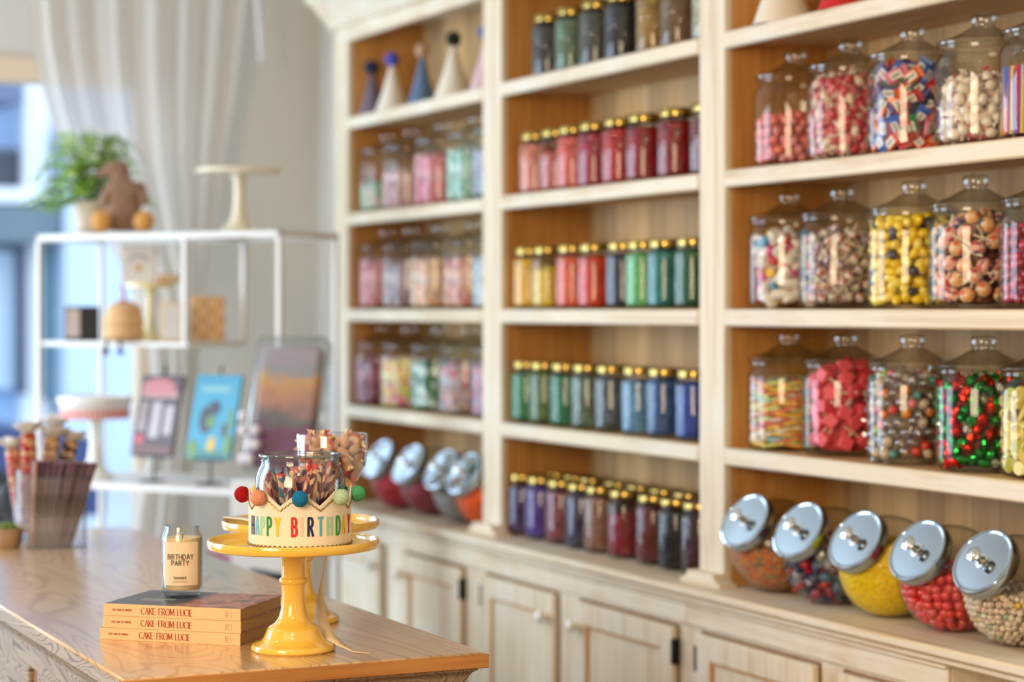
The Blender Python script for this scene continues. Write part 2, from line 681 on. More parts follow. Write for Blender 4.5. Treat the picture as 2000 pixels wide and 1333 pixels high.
def shelving(side, y0, y1, left_post, right_post=None):
    nm = {'left': 'left bay of cream limed shelving with party hats and lidded jars, by the corner',
          'middle': 'middle bay of cream limed shelving filled with a rainbow of gold-lidded jars',
          'right': 'right bay of cream limed shelving with the largest candy jars'}[side]
    t = thing('shelving_unit', nm, 'shelving', (XF, (y0 + y1) / 2, CTZ))
    b = MB().box(XB - .018, XB, y0 - .02, y1 + .02, CTZ, E(1.06))
    part('back_panel', b, M_BACK, t, 'bare pine boards', True, smooth=False)
    for (ya, yb) in ((y1, y1 + .018), (y0 - .018, y0)):
        b = MB().box(XF + .024, XB - .018, ya, yb, CTZ, E(1.06), .001)
        part('side_panel', b, M_RAW, t, 'bare orange pine side panel', True)
    for z in SHZ:
        b = MB()
        b.box(XF + .02, XB - .018, y0, y1, z - .03, z, .001)
        part('shelf', b, M_SHELF, t, None, True)
        o = t.children[-1]
        b = MB().box(XF - .004, XF + .02, y0, y1, z - .043, z, .005)
        part('shelf_lip', b, M_LIME, o, 'cream limed shelf edge', True)
    # top rail, frieze and crown
    b = MB().box(XF, XF + .024, y0 - .001, y1 + .001, E(.98), E(1.06), .003)
    b.box(XF + .02, XB, y0 - .02, y1 + .02, E(1.06), E(1.085), .002)
    part('top_rail', b, M_LIME, t, None, True)
    pa, pb = left_post
    b = MB().box(XF, XF + .024, pa, pb, CTZ, E(1.06), .004)
    part('post', b, M_LIMEZ, t, None, True)
    # foot block with curved ends
    f = MB()
    ya, yb = pa - .035, pb + .035
    n = 6
    poly = [(ya, 0), (yb, 0)] + [(pb + .035 * (1 - sin(q * pi / 2 / n)), .010 + .022 * (1 - cos(q * pi / 2 / n))) for q in range(n + 1)] + \
           [(pa - .035 * (1 - sin(q * pi / 2 / n)), .010 + .022 * (1 - cos(q * pi / 2 / n))) for q in range(n, -1, -1)]
    Mx = Matrix(((0, 0, 1, XF - .035), (1, 0, 0, 0), (0, 1, 0, CTZ), (0, 0, 0, 1)))
    f.prism(poly, 0, .05, M=Mx)
    part('post_foot', f, M_LIME, t, None, True)
    if right_post:
        b = MB().box(XF, XF + .024, right_post[0], right_post[1], CTZ, E(1.06), .004)
        part('post', b, M_LIMEZ, t, None, True)
    # crown moulding profile (x out, z)
    ye = pb + (.0 if side != 'left' else .09)
    ys = right_post[0] if right_post else y0
    prof = [(0, 1.035), (.018, 1.035), (.022, 1.05), (.03, 1.058), (.034, 1.075), (.05, 1.09), (.062, 1.12), (.09, 1.145), (.09, 1.165), (.105, 1.17), (.105, 1.19), (0, 1.19)]
    b = MB()
    for yy in (ys, ye):
        b.v += [(XF - p[0], yy + (-(.09 - p[0]) if (side == 'left' and yy == ye) else 0), E(p[1])) for p in prof]
    n = len(prof)
    b.f += [tuple(range(n)), tuple(range(2 * n - 1, n - 1, -1))] + [(i, (i + 1) % n, n + (i + 1) % n, n + i) for i in range(n)]
    b.m += [0] * len(b.f)
    part('crown_moulding', b, M_LIME, t, None, True)
    return t


s1 = shelving('left', *BAYS['left'], (7.379, 7.50))
s2 = shelving('middle', *BAYS['middle'], (6.034, 6.173))
s3 = shelving('right', *BAYS['right'], (4.686, 4.814), (3.34, 3.466))
# closing side at the corner end of the left bay
b = MB().box(XF + .0, XB, 7.50, 7.515, CTZ, E(1.06), .002)
part('end_panel', b, M_LIMEZ, s1, 'cream end panel', True)

# counter (worktop)
b = MB()
b.box(2.68, XB, 3.2, 7.56, CTZ - .022, CTZ, .006)
b.box(2.695, XB, 3.2, 7.55, CTZ - .038, CTZ - .023, .004)
single('countertop', b, M_LIME, 'long cream limed wooden countertop under the candy jars', 'countertop')

# base cabinets
XD = 2.722


def door_y(px):
    return on_x(px, XD)


units = [('left', 655, 938, [(657, 752, 'R', 718), (794, 909, 'L', 773)]),
         ('middle', 938, 1348, [(952, 1092, 'R', 1062), (1135, 1326, 'L', 1138)]),
         ('right', 1348, 1860, [(1374, 1602, 'R', 1575), (1652, 1850, 'L', 1672)])]
ZT, ZB = E(-.815), 0.13
for side, p0, p1, doors in units:
    ya, yb = door_y(p1), door_y(p0)
    if side == 'left':
        yb = 7.52
    t = thing('base_cabinet', 'limed wood base cabinet with two panel doors under the %s bay' % side, 'cabinet', (XD, (ya + yb) / 2, 0))
    b = MB()
    b.box(XD, XB, ya + .0005, yb - .0005, 0.0, CTZ - .038, .002)
    part('carcass', b, M_LIMEZ, t, None, True)
    b = MB().box(XD - .012, XD, ya + .001, yb - .001, E(-.80), CTZ - .05, .003)
    b.box(XD - .018, XD, ya + .001, yb - .001, CTZ - .05, CTZ - .039, .003)
    part('apron', b, M_LIME, t, None, True)
    for (q0, q1, hs, kp) in doors:
        da, db = door_y(q1), door_y(q0)
        d = MB()
        w_ = .062
        g_ = MB().box(XD - .0012, XD + .001, da - .007, db + .007, ZB - .007, ZT + .007)
        part('door_rebate', g_, M_GAP, t, 'bare brown rebate round the door', True, smooth=False)
        d.box(XD - .022, XD - .002, da, da + w_, ZB, ZT, .003)
        d.box(XD - .022, XD - .002, db - w_, db, ZB, ZT, .003)
        d.box(XD - .022, XD - .002, da + w_, db - w_, ZT - w_, ZT, .003)
        d.box(XD - .022, XD - .002, da + w_, db - w_, ZB, ZB + w_, .003)
        dd = part('door', d, M_LIMEZ, t, None, True)
        p_ = MB().box(XD - .010, XD - .003, da + w_ - .001, db - w_ + .001, ZB + w_, ZT - w_)
        part('door_panel', p_, M_LIMEZ, dd, 'paler recessed panel', True, smooth=False)
        # thin brown rubbed bead round the panel
        e = MB()
        q = .006
        e.box(XD - .016, XD - .010, da + w_, da + w_ + q, ZB + w_, ZT - w_)
        e.box(XD - .016, XD - .010, db - w_ - q, db - w_, ZB + w_, ZT - w_)
        e.box(XD - .016, XD - .010, da + w_ + q, db - w_ - q, ZT - w_ - q, ZT - w_)
        part('bead', e, M_RAW, dd, 'bare wood bead round the panel', True, smooth=False)
        ky = door_y(kp)
        ky = min(max(ky, da + .025), db - .025)
        if abs(ky - da) < abs(ky - db):
            ky = da + .030
        else:
            ky = db - .030
        # knob on the frame side
        Mk = Matrix.Translation((XD - .022, ky, ZT - .066)) @ Matrix.Rotation(-pi / 2, 4, 'Y')
        k_ = MB().lathe([(.0, 0), (.012, .0), (.009, .006), (.009, .012), (.016, .018), (.020, .027), (.018, .035), (.010, .040), (0, .041)], 16, M=Mk)
        part('knob', k_, M_KNOB, dd, 'white porcelain knob', True)
        hy = (da - .004) if abs(ky - da) > abs(ky - db) else (db + .004)
        h_ = MB().box(XD - .024, XD - .001, hy - .006, hy + .006, ZT - .095, ZT - .03, .002)
        part('hinge', h_, M_DARKMETAL, dd, 'black iron hinge', True)

# ------------------------------------------------------------------ display table
TX0, TX1, TY0, TY1 = 0.915, 1.577, 3.48, 5.93
TZ = E(-.61)
t = thing('display_table', 'oak topped display table carrying the cake stands and book stack', 'table', ((TX0 + TX1) / 2, (TY0 + TY1) / 2, 0))
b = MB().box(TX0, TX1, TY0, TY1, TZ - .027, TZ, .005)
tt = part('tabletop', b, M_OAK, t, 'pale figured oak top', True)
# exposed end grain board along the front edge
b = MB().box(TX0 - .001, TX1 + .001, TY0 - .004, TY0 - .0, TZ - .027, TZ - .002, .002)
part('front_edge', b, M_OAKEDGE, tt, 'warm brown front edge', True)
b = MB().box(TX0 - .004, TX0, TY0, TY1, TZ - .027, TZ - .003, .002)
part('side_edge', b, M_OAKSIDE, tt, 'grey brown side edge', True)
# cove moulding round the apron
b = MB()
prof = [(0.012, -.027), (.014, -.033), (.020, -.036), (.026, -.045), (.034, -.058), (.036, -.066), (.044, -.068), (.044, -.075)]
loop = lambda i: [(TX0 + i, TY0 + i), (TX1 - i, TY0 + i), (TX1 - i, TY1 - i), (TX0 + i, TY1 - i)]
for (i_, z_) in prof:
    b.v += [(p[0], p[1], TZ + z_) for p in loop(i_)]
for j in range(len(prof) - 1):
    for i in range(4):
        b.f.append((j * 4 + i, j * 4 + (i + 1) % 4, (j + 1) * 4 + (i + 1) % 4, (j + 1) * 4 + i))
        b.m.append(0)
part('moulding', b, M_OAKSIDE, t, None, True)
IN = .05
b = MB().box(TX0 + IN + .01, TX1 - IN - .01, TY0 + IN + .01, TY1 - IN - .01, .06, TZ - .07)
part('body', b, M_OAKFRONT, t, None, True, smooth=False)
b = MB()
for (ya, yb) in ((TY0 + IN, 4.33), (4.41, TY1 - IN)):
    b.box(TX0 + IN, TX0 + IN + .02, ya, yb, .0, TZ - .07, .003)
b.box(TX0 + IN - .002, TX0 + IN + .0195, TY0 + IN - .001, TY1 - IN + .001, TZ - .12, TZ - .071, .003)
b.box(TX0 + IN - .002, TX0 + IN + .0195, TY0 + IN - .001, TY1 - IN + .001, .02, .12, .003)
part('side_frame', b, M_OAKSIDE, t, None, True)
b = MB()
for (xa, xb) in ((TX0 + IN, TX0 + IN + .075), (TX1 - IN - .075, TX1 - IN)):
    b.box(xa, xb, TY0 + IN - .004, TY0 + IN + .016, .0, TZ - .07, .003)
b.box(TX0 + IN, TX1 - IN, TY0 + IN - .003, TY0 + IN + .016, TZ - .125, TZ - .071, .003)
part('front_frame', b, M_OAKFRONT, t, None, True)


# ------------------------------------------------------------------ jar prototypes
def gallon_profile(k=1.0):
    return [(.0, .003), (.090, .003), (.0985, .006), (.1035, .014), (.105, .026), (.105, .176), (.1035, .186), (.099, .195), (.0945, .202), (.093, .206), (.0955, .209), (.099, .212), (.099, .219), (.096, .221)]


mb = MB().lathe(gallon_profile(), 40)
ME_GJ = mb.mesh('jar_body', M_GLASS)
mb = MB().lathe([(.090, .214), (.098, .2205), (.101, .2225), (.102, .226), (.1005, .229), (.094, .2305), (.080, .236), (.062, .2435), (.047, .251), (.034, .2585), (.026, .263)], 40)
ME_GL = mb.mesh('jar_lid', M_LIDG)
mb = MB().lathe([(.026, .2625), (.0225, .2645), (.0225, .267), (.027, .2695), (.0285, .274), (.0285, .285), (.0265, .290), (.021, .2925), (.010, .2932), (0, .2932)], 24)
ME_GK = mb.mesh('lid_knob', M_LIDG)


def gallon_jar(x, y, z, label, group):
    t = thing('candy_jar', label, 'jar', (x, y, z), 0, group)
    link('jar_body', ME_GJ, t)
    l = link('jar_lid', ME_GL, t)
    link('lid_knob', ME_GK, l)
    return t


ME_MJ = MB().lathe([(0, .002), (.048, .002), (.0545, .005), (.0575, .012), (.058, .02), (.058, .146), (.056, .154), (.051, .161), (.0475, .165), (.047, .176)], 28).mesh('jar_body', M_GLASS)
ME_ML = MB().lathe([(.0485, .168), (.0505, .169), (.0510, .172), (.0510, .187), (.0495, .1895), (.046, .190), (.0445, .189), (0, .189)], 28).mesh('jar_lid', M_GOLD)


def small_jar(x, y, z, label, group):
    t = thing('glass_jar', label, 'jar', (x, y, z), 0, group)
    link('jar_body', ME_MJ, t)
    link('jar_lid', ME_ML, t)
    return t


def fill_mesh(R, h, n=28, lump=.004, z0=.006, seed=0, rows=14):
    rng = random.Random(seed)
    b = MB()
    prof = []
    ph = [rng.uniform(0, 6.28) for _ in range(6)]

    def fn(u, v):
        a = 2 * pi * u
        if v < .12:
            r = R * (.80 + .20 * sqrt(v / .12)) * (v / .12) ** .15 if v > 0 else 0
            z = z0 + (v / .12) * .008
        elif v < .8:
            r = R
            z = z0 + .008 + (v - .12) / .68 * (h - .018)
        else:
            q = (v - .8) / .2
            r = R * (1 - q)
            z = z0 + h - .010 + .012 * sin(q * pi / 2)
            z += lump * 1.2 * sin(a * 3 + ph[0]) * (1 - abs(2 * q - 1))
        r -= lump * .5 * (1 + sin(a * 7 + ph[1] + v * 40) * sin(v * 55 + ph[2] + a * 3)) if v < .8 else 0
        return (r * cos(a), r * sin(a), z)
    b.grid(fn, n, rows * 2, cu=True)
    return b


# ---- middle bay: rows of small jars. (left edge column, colour name, rgb, second rgb)
ROWS = [
    (SHZ[0], 'top shelf', [(1037.5, 'charcoal', (74, 72, 70)), (1082, 'sage green', (112, 138, 108)), (1130, 'dark grey', (88, 90, 84)), (1179.5, 'near black', (44, 46, 54)),
                           (1240.5, 'gold', (176, 140, 58)), (1288, 'tan brown', (132, 104, 70)), (1349, 'pale grey', (196, 186, 170))]),
    (SHZ[1], 'second shelf', [(1013, 'peach', (232, 148, 122)), (1052, 'dusty pink', (206, 112, 104)), (1084, 'salmon', (232, 112, 100)), (1127, 'magenta', (182, 44, 74)),
                              (1174.5, 'cherry red', (200, 46, 56)), (1222, 'crimson', (168, 30, 52)), (1283, 'deep red', (160, 22, 36)), (1346, 'wine red', (132, 26, 46))]),
    (SHZ[2], 'third shelf', [(1001, 'golden yellow', (246, 192, 10)), (1037, 'pale yellow', (242, 208, 70)), (1084.5, 'coral orange', (240, 112, 66)), (1127, 'red orange', (230, 78, 24)),
                             (1182, 'navy', (48, 54, 76)), (1212, 'light green', (122, 200, 122)), (1262.5, 'teal', (18, 138, 130)), (1316, 'dark green', (26, 104, 60))]),
    (SHZ[3], 'fourth shelf', [(996, 'emerald green', (18, 140, 76)), (1031, 'olive green', (104, 130, 66)), (1072, 'jade green', (36, 136, 88)), (1114, 'grey green', (114, 134, 112)),
                              (1160, 'slate grey', (102, 110, 114)), (1212, 'powder blue', (118, 164, 200)), (1261, 'steel blue', (56, 104, 156)), (1317.6, 'royal blue', (28, 82, 176))]),
    (CTZ, 'counter', [(987.6, 'dark purple', (88, 52, 104)), (1024, 'violet', (98, 62, 150)), (1063.5, 'mauve', (146, 80, 88)), (1102.6, 'purple grey', (84, 74, 104)),
                      (1138, 'milk brown', (164, 122, 100)), (1185, 'raspberry', (158, 46, 62)), (1240.6, 'rust brown', (122, 50, 42)), (1284, 'black', (34, 30, 40)), (1329, 'dark brown', (84, 44, 44))]),
]
XJ = XF + .02 + .058
rr = random.Random(5)
for z, sh, lst in ROWS:
    prev = None
    where = ("middle bay's " + sh) if sh != 'counter' else "counter's middle bay"
    for i, (pxl, cn, c) in enumerate(lst):
        Z = XJ / ray(pxl + 36)[0]
        y = on_x(pxl + .058 * FPX / Z, XJ)
        if prev is not None:
            y = min(y, prev - .118)
        y = max(y, 4.814 + .062)
        if i == len(lst) - 1 and sh == 'top shelf':
            pass
        prev = y
        small_jar(XJ, y, z, 'gold-lidded glass jar of %s candy, %s from left on the %s' % (cn, ORD[i], where), 'gold-lidded jars on the ' + where)
        c1 = tuple(x ** 1.22 * .95 for x in srgb(*c)[:3]) + (1,)
        tex = [14, 60, 95][i % 3] if sh in ('fourth shelf', 'counter') else [60, 110, 80][i % 3]
        var = [c1, shade(c1, 1.25), shade(c1, .72), shade(c1, 1.05), shade(c1, .9)]
        if cn in ('grey green', 'slate grey', 'mauve', 'purple grey', 'olive green'):
            var += [shade(c1, 1.6), shade(c1, .45)]
        m = speckle('%s_candy' % cn.replace(' ', '_'), var, 85 if tex > 50 else 55, .45, .5, gap=.55)
        hf = rr.uniform(.148, .158) if cn not in ('pale yellow', 'raspberry', 'dusty pink') else .122
        single('candy_fill', fill_mesh(.0555, hf, seed=i), m, '%s candy filling the %s jar from left on the %s' % (cn, ORD[i], where), 'candy', (XJ, y, z), kind='stuff')
# back row on the counter
for i, (px, cn, c) in enumerate([(1092, 'plum', (74, 46, 70)), (1128, 'umber', (96, 62, 54)), (1162, 'ink blue', (52, 52, 84)), (1212, 'cocoa', (88, 60, 52)), (1256, 'maroon', (96, 34, 44)), (1302, 'soot black', (32, 30, 36)), (1350, 'chestnut', (90, 50, 40))]):
    y = on_x(px, XJ + .125)
    if y < 4.88:
        continue
    small_jar(XJ + .125, y, CTZ, 'gold-lidded jar of %s candy standing behind the front row, %s from left' % (cn, ORD[i]), 'back row of jars on the counter')
    single('candy_fill', fill_mesh(.0555, .142, seed=i + 50), speckle('%s_candy' % cn.replace(' ', '_'), [srgb(*c), shade(srgb(*c), 1.3)], 80, gap=.5),
           '%s candy filling the %s jar of the back row on the counter' % (cn, ORD[i]), 'candy', (XJ + .125, y, CTZ), kind='stuff')

# ---- left bay: gallon jars, far away
XG = XF + .018 + .105
LROWS = [
    (SHZ[1], 'second shelf', [(700, 'pale green and pink', [(150, 190, 140), (200, 170, 150), (120, 160, 110)], .11), (745, 'dusty pink', [(206, 150, 144), (180, 120, 116), (224, 190, 184)], .14),
                              (806, 'rose pink', [(222, 120, 130), (206, 90, 106), (230, 160, 160)], .18), (869.5, 'mint green', [(150, 196, 170), (120, 170, 140), (206, 224, 206)], .18), (932, 'teal and lilac', [(110, 150, 150), (170, 150, 190)], .16)]),
    (SHZ[2], 'third shelf', [(700, 'coral pink', [(216, 120, 112), (196, 96, 92), (230, 160, 150)], .18), (745.5, 'grey and pink', [(170, 140, 140), (130, 100, 104), (206, 180, 180)], .17),
                             (799, 'peach', [(236, 190, 150), (226, 160, 110), (240, 210, 190)], .175), (863.6, 'orange and rose', [(226, 160, 110), (196, 110, 100), (236, 190, 170)], .17), (925, 'silver white', [(200, 210, 214), (170, 180, 190)], .17)]),
    (SHZ[3], 'fourth shelf', [(692, 'burgundy', [(150, 60, 76), (120, 40, 56), (196, 120, 126)], .175), (742, 'yellow, pink and orange', [(246, 220, 90), (232, 110, 140), (240, 160, 60), (246, 230, 180)], .18),
                              (799, 'green and white', [(60, 120, 60), (206, 216, 200), (40, 96, 50)], .17), (856, 'pale pink stick', [(226, 190, 190), (190, 160, 140), (214, 120, 130), (190, 190, 200)], .17), (919, 'lilac', [(170, 150, 190), (206, 120, 130)], .17)]),
]
for z, sh, lst in LROWS:
    prev = None
    for i, (pxl, cn, cs, h) in enumerate(lst):
        Z = XG / ray(pxl + 56)[0]
        y = on_x(pxl + .105 * FPX / Z, XG)
        if prev is not None:
            y = min(y, prev - .2125)
        y = max(y, 6.173 + .107)
        if prev is not None and prev - y < .21:
            continue
        prev = y
        gallon_jar(XG, y, z, "lidded jar of %s candy, %s from left, left bay's %s" % (cn, ORD[i], sh), "lidded jars on the left bay's " + sh)
        single('candy_fill', fill_mesh(.101, h, 32, seed=i), speckle('left_bay_candy', [srgb(*c) for c in cs], 42, gap=.4),
               "%s candy filling the %s jar on left bay's %s" % (cn, ORD[i], sh), 'candy', (XG, y, z), kind='stuff')

# ------------------------------------------------------------------ candy prototypes
rnd = random.Random(11)


def lib(name, mb, mats):
    return mb.mesh(name, mats)


def twist(r, l, seed=0, fl=1.0):
    """a wrapped sweet with two fanned ends"""
    rg = random.Random(seed)
    b = MB()
    b.ball((0, 0, 0), r, 10, 6, 0, sc=(l, 1, .85))
    for s in (-1, 1):
        pts = []
        n = 7
        base = (s * r * l * .86, 0, 0)
        vs = [base]
        for i in range(n):
            a = -1.0 + 2.0 * i / (n - 1)
            vs.append((s * (r * l * .86 + r * fl * (.85 + .12 * rg.random())), r * .85 * a * fl, r * .22 * (1 if i % 2 else -1)))
        b.add(vs, [(0, i + 1, i + 2) for i in range(n - 1)], 1)
    return b


def cyl_points(R, z0, z1, s, a0, spread=115, jitter=.25, rg=None, hexoff=True):
    """positions of pieces lying against the glass (facing the room) and over the top of the heap"""
    rg = rg or rnd
    out = []
    z = z0 + s * .5
    row = 0
    while z < z1:
        n = max(3, int(2 * radians(spread) * (R - s * .5) / (s * .98)))
        for i in range(n):
            a = a0 + radians(-spread + 2 * spread * (i + (.5 if row % 2 else 0)) / n)
            a += rg.uniform(-.2, .2) * s / R
            r = R - s * .52 - rg.random() * s * .16
            out.append((r * cos(a), r * sin(a), max(z0 + s * .45, z + rg.uniform(-.28, .28) * s), a))
        z += s * .86
        row += 1
    # top layer
    zt = z - s * .45
    q = s
    while q < R * 1.9:
        q2 = q
        q += s
    m = int(R * 2 / s)
    for i in range(m):
        for j in range(m):
            x = -R + (i + .5) * s + rg.uniform(-.2, .2) * s
            y = -R + (j + .5) * s + rg.uniform(-.2, .2) * s
            if x * x + y * y < (R - s * .9) ** 2:
                out.append((x, y, zt + rg.uniform(-.2, .3) * s, atan2(y, x)))
    return out


def rrot(rg):
    return (rg.uniform(0, 6.28), rg.uniform(0, 6.28), rg.uniform(0, 6.28))


JARGRP = {}


def pour(protos, pts, base, where, R_limit=None, rot='rand', rg=None, sticks=None, group=None):
    """protos: list of (object name, mesh, colour words, weight, stick mesh). makes one object per sweet"""
    rg = rg or rnd
    names = [p for p in protos for _ in range(p[3])]
    zmax_ = max(p[2] for p in pts)
    for (x, y, z, a) in pts:
        p = rg.choice(names)
        o = bpy.data.objects.new(p[0], p[1])
        COL.objects.link(o)
        o.location = (base[0] + x, base[1] + y, base[2] + z)
        if rot == 'rand':
            o.rotation_euler = rrot(rg)
        elif rot == 'face':      # broad face against the glass
            o.rotation_euler = (rg.uniform(-.35, .35) + pi / 2 * 0, rg.uniform(-.4, .4) + pi / 2, a + rg.uniform(-.3, .3))
        elif rot == 'tumble':
            q_ = Euler((0, 0, a)).to_quaternion() @ Euler((0, pi / 2, 0)).to_quaternion() @ Euler((rg.uniform(-.45, .45), rg.uniform(-.45, .45), rg.uniform(0, 6.28))).to_quaternion()
            o.rotation_euler = q_.to_euler()
        elif rot == 'flatstack':
            o.rotation_euler = (rg.uniform(-.25, .25), rg.uniform(-.25, .25), a + pi / 2 + rg.uniform(-.5, .5))
        elif rot == 'pop':
            tg_ = rg.uniform(-.75, .75)
            vz = rg.uniform(-.5, 1.0)
            if z > zmax_ - .045:
                vz = -abs(vz) - .1
            elif z < .06:
                vz = abs(vz) + .1
            if abs(tg_) < .25:
                tg_ = .3
            d = Vector((-.06 * cos(a) - tg_ * sin(a), -.06 * sin(a) + tg_ * cos(a), vz * .8)).normalized()
            o.rotation_euler = d.to_track_quat('Z', 'Y').to_euler()
        tag(o, '%s %s' % (p[2], where), 'candy', '%s %s' % (p[2], where))
        if p[4] is not None:
            if not isinstance(p[4], tuple):
                link('stick', p[4], o)


def core(name, R, h, cols, scale, base, label, z0=.006, gap=.3, lump=.006):
    return single(name, fill_mesh(R, h, 32, lump, z0, seed=int(base[1] * 100)), speckle(name + '_mix', cols, scale, gap=gap), label, 'candy', base, kind='stuff')


FACE3 = atan2(-CS, -SN)       # direction from the right bay towards the viewer
FACE3 = atan2(-.82, -.6)


def cmat(n, c, rough=.32, coat=.35):
    return flat(n, srgb(*c), rough, 0, coat)


M_CLEARW = glass('sweet_wrapper', (.95, .95, .95, 1), (.9, .9, .9, 1), .12, 1.6, .18)

RJ = .103     # inner radius of the large jars


def jar_y(pxl, X=XG, R=.105):
    Z = X / ray(pxl + 90)[0]
    y = on_x(pxl + R * FPX / Z, X)
    Z = y / ray(pxl + R * FPX / Z)[1]
    return on_x(pxl + R * FPX / Z, X)


R1 = [jar_y(v) for v in (1472, 1575, 1692, 1827, 1968)]
R2 = [jar_y(v) for v in (1454, 1559, 1695, 1812, 1953)]
R3 = [jar_y(v) for v in (1451, 1566, 1692, 1827, 1971)]
for RR in (R1, R2, R3):
    RR[0] = min(RR[0], 4.686 - .108)
    for i in range(1, 5):
        RR[i] = min(RR[i], RR[i - 1] - .213)
    RR[4] = max(RR[4], 3.466 + .108)

desc1 = ['coral pink candies', 'red and white wrapped taffy', 'orange, blue and green wrapped chews', 'white and pink saltwater taffy', 'blue and red candy sticks']
desc2 = ['white cones and bright gumdrops', 'pastel wrapped lollipops', 'yellow lemon candies', 'orange spotted lollipops', 'dark red gummies']
desc3 = ['rolled pastel candy strips', 'pink cube lollipops', 'multicoloured gumballs', 'red and green foil chocolates', 'pale yellow discs']
for RR, dz, ds, sh in ((R1, SHZ[1], desc1, 'second shelf'), (R2, SHZ[2], desc2, 'third shelf'), (R3, SHZ[3], desc3, 'fourth shelf')):
    for i in range(5):
        gallon_jar(XG, RR[i], dz, "large lidded jar of %s, right bay's %s" % (ds[i], sh), "large lidded jars on the right bay's " + sh)


def pos(RR, i, z):
    return (XG, RR[i], z + .004)


# ----- second shelf
b_ = pos(R1, 0, SHZ[1])
wh = "in the coral candy jar on right bay's second shelf"
pk = [('wrapped_candy', lib('c', MB().ball((0, 0, 0), .012, 10, 7, sc=(1.15, 1, .85)), cmat('coral', (232, 112, 96))), 'coral round candy', 3, None),
      ('wrapped_candy', lib('c', MB().ball((0, 0, 0), .012, 10, 7, sc=(1.2, .9, .9)), cmat('rose', (214, 128, 124))), 'rose pink round candy', 2, None)]
core('candy_heap', RJ - .022, .118, [srgb(214, 100, 88), srgb(190, 90, 84)], 45, b_, 'coral candies heaped inside the first large jar on the second shelf')
pour(pk, cyl_points(RJ, .006, .118, .026, FACE3), b_, wh)

b_ = pos(R1, 1, SHZ[1])
wh = "in the wrapped taffy jar on right bay's second shelf"
wm = flat('wax_paper', srgb(238, 216, 200), .45)
pk = [('wrapped_taffy', lib('c', twist(.0115, 1.4, 1), [cmat('taffy_red', (196, 44, 56)), wm]), 'red wrapped taffy', 3, None),
      ('wrapped_taffy', lib('c', twist(.0115, 1.4, 2), [cmat('taffy_cream', (236, 206, 186)), wm]), 'cream wrapped taffy', 2, None),
      ('wrapped_taffy', lib('c', twist(.0115, 1.4, 3), [cmat('taffy_rose', (220, 120, 120)), cmat('taffy_red', (196, 44, 56))]), 'rose wrapped taffy', 2, None)]
core('candy_heap', RJ - .020, .184, [srgb(170, 40, 50), srgb(220, 180, 170), srgb(196, 90, 96)], 50, b_, 'red and white taffy heaped inside the second large jar on second shelf')
pour(pk, cyl_points(RJ - .006, .010, .184, .026, FACE3), b_, wh)

b_ = pos(R1, 2, SHZ[1])
wh = "in the chews jar on right bay's second shelf"


def chew(col, name):
    m1 = cmat(name, col)
    m2 = flat('label_white', srgb(236, 228, 214), .4)
    mk = flat('label_print', srgb(40, 44, 40), .5)
    b = MB().box(-.019, .019, -.014, .014, -.006, .006, .004, 0)
    for s in (-1, 1):
        b.box(s * .019, s * .027, -.016, .016, -.001, .001, 0, 0)
        b.box(-.013, .013, -.0085, .0085, s * .006, s * .0066, 0, 1)
        for k in range(4):
            b.box(-.009 + k * .005, -.0062 + k * .005, -.004 + .001 * (k % 2), .004, s * .0066, s * .0069, 0, 2)
    return lib('c', b, [m1, m2, mk])


CH = [((236, 110, 30), 'orange'), ((206, 40, 48), 'red'), ((26, 130, 84), 'green'), ((40, 96, 190), 'blue'), ((226, 120, 150), 'pink'), ((90, 60, 130), 'purple')]
pk = [('wrapped_chew', chew(c, 'chew_' + n), n + ' wrapped chew with white label', 3 if n in ('orange', 'red') else 2, None) for c, n in CH]
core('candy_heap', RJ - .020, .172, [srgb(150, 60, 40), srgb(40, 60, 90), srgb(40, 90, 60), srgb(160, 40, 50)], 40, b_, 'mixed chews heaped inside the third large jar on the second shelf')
pour(pk, cyl_points(RJ - .006, .008, .182, .034, FACE3), b_, wh, rot='tumble')

b_ = pos(R1, 3, SHZ[1])
wh = "in the saltwater taffy jar on right bay's second shelf"
pk = [('wrapped_taffy', lib('c', twist(.013, 1.15, 4), [cmat('taffy_white', (240, 226, 206)), flat('wax_white', srgb(240, 226, 214), .4)]), 'white saltwater taffy', 4, None),
      ('wrapped_taffy', lib('c', twist(.013, 1.15, 5), [cmat('taffy_white', (240, 226, 206)), cmat('wax_rose', (206, 90, 96))]), 'red striped taffy', 2, None)]
core('candy_heap', RJ - .024, .140, [srgb(226, 200, 180), srgb(220, 190, 176), srgb(196, 110, 110)], 45, b_, 'saltwater taffy heaped inside the fourth large jar on the second shelf')
pour(pk, cyl_points(RJ - .007, .010, .145, .029, FACE3), b_, wh)

b_ = pos(R1, 4, SHZ[1])
pk = [('candy_stick', None, None, 1, None)]
for k in range(46):
    a = FACE3 + radians(-110 + 220 * k / 46)
    cn, c = [('blue', (30, 110, 200)), ('red', (206, 36, 60)), ('purple', (120, 60, 150)), ('yellow', (230, 190, 60))][k % 4]
    key = ('stk', cn)
    if key not in _mc:
        _mc[key] = lib('c', MB().tube([(0, 0, -.07), (0, 0, .07)], .0055, 8), cmat('stick_' + cn, c))
    o = link('candy_stick', _mc[key], None, (b_[0] + (RJ - .011) * cos(a), b_[1] + (RJ - .011) * sin(a), b_[2] + .078), (rnd.uniform(-.08, .08), rnd.uniform(-.08, .08), 0))
    tag(o, "%s candy stick in the rightmost jar on right bay's second shelf" % cn, 'candy', '%s candy sticks in the rightmost jar' % cn)
core('candy_heap', RJ - .022, .135, [srgb(30, 90, 160), srgb(160, 36, 60), srgb(100, 60, 130)], 30, b_, 'candy sticks filling the middle of the rightmost second shelf jar')

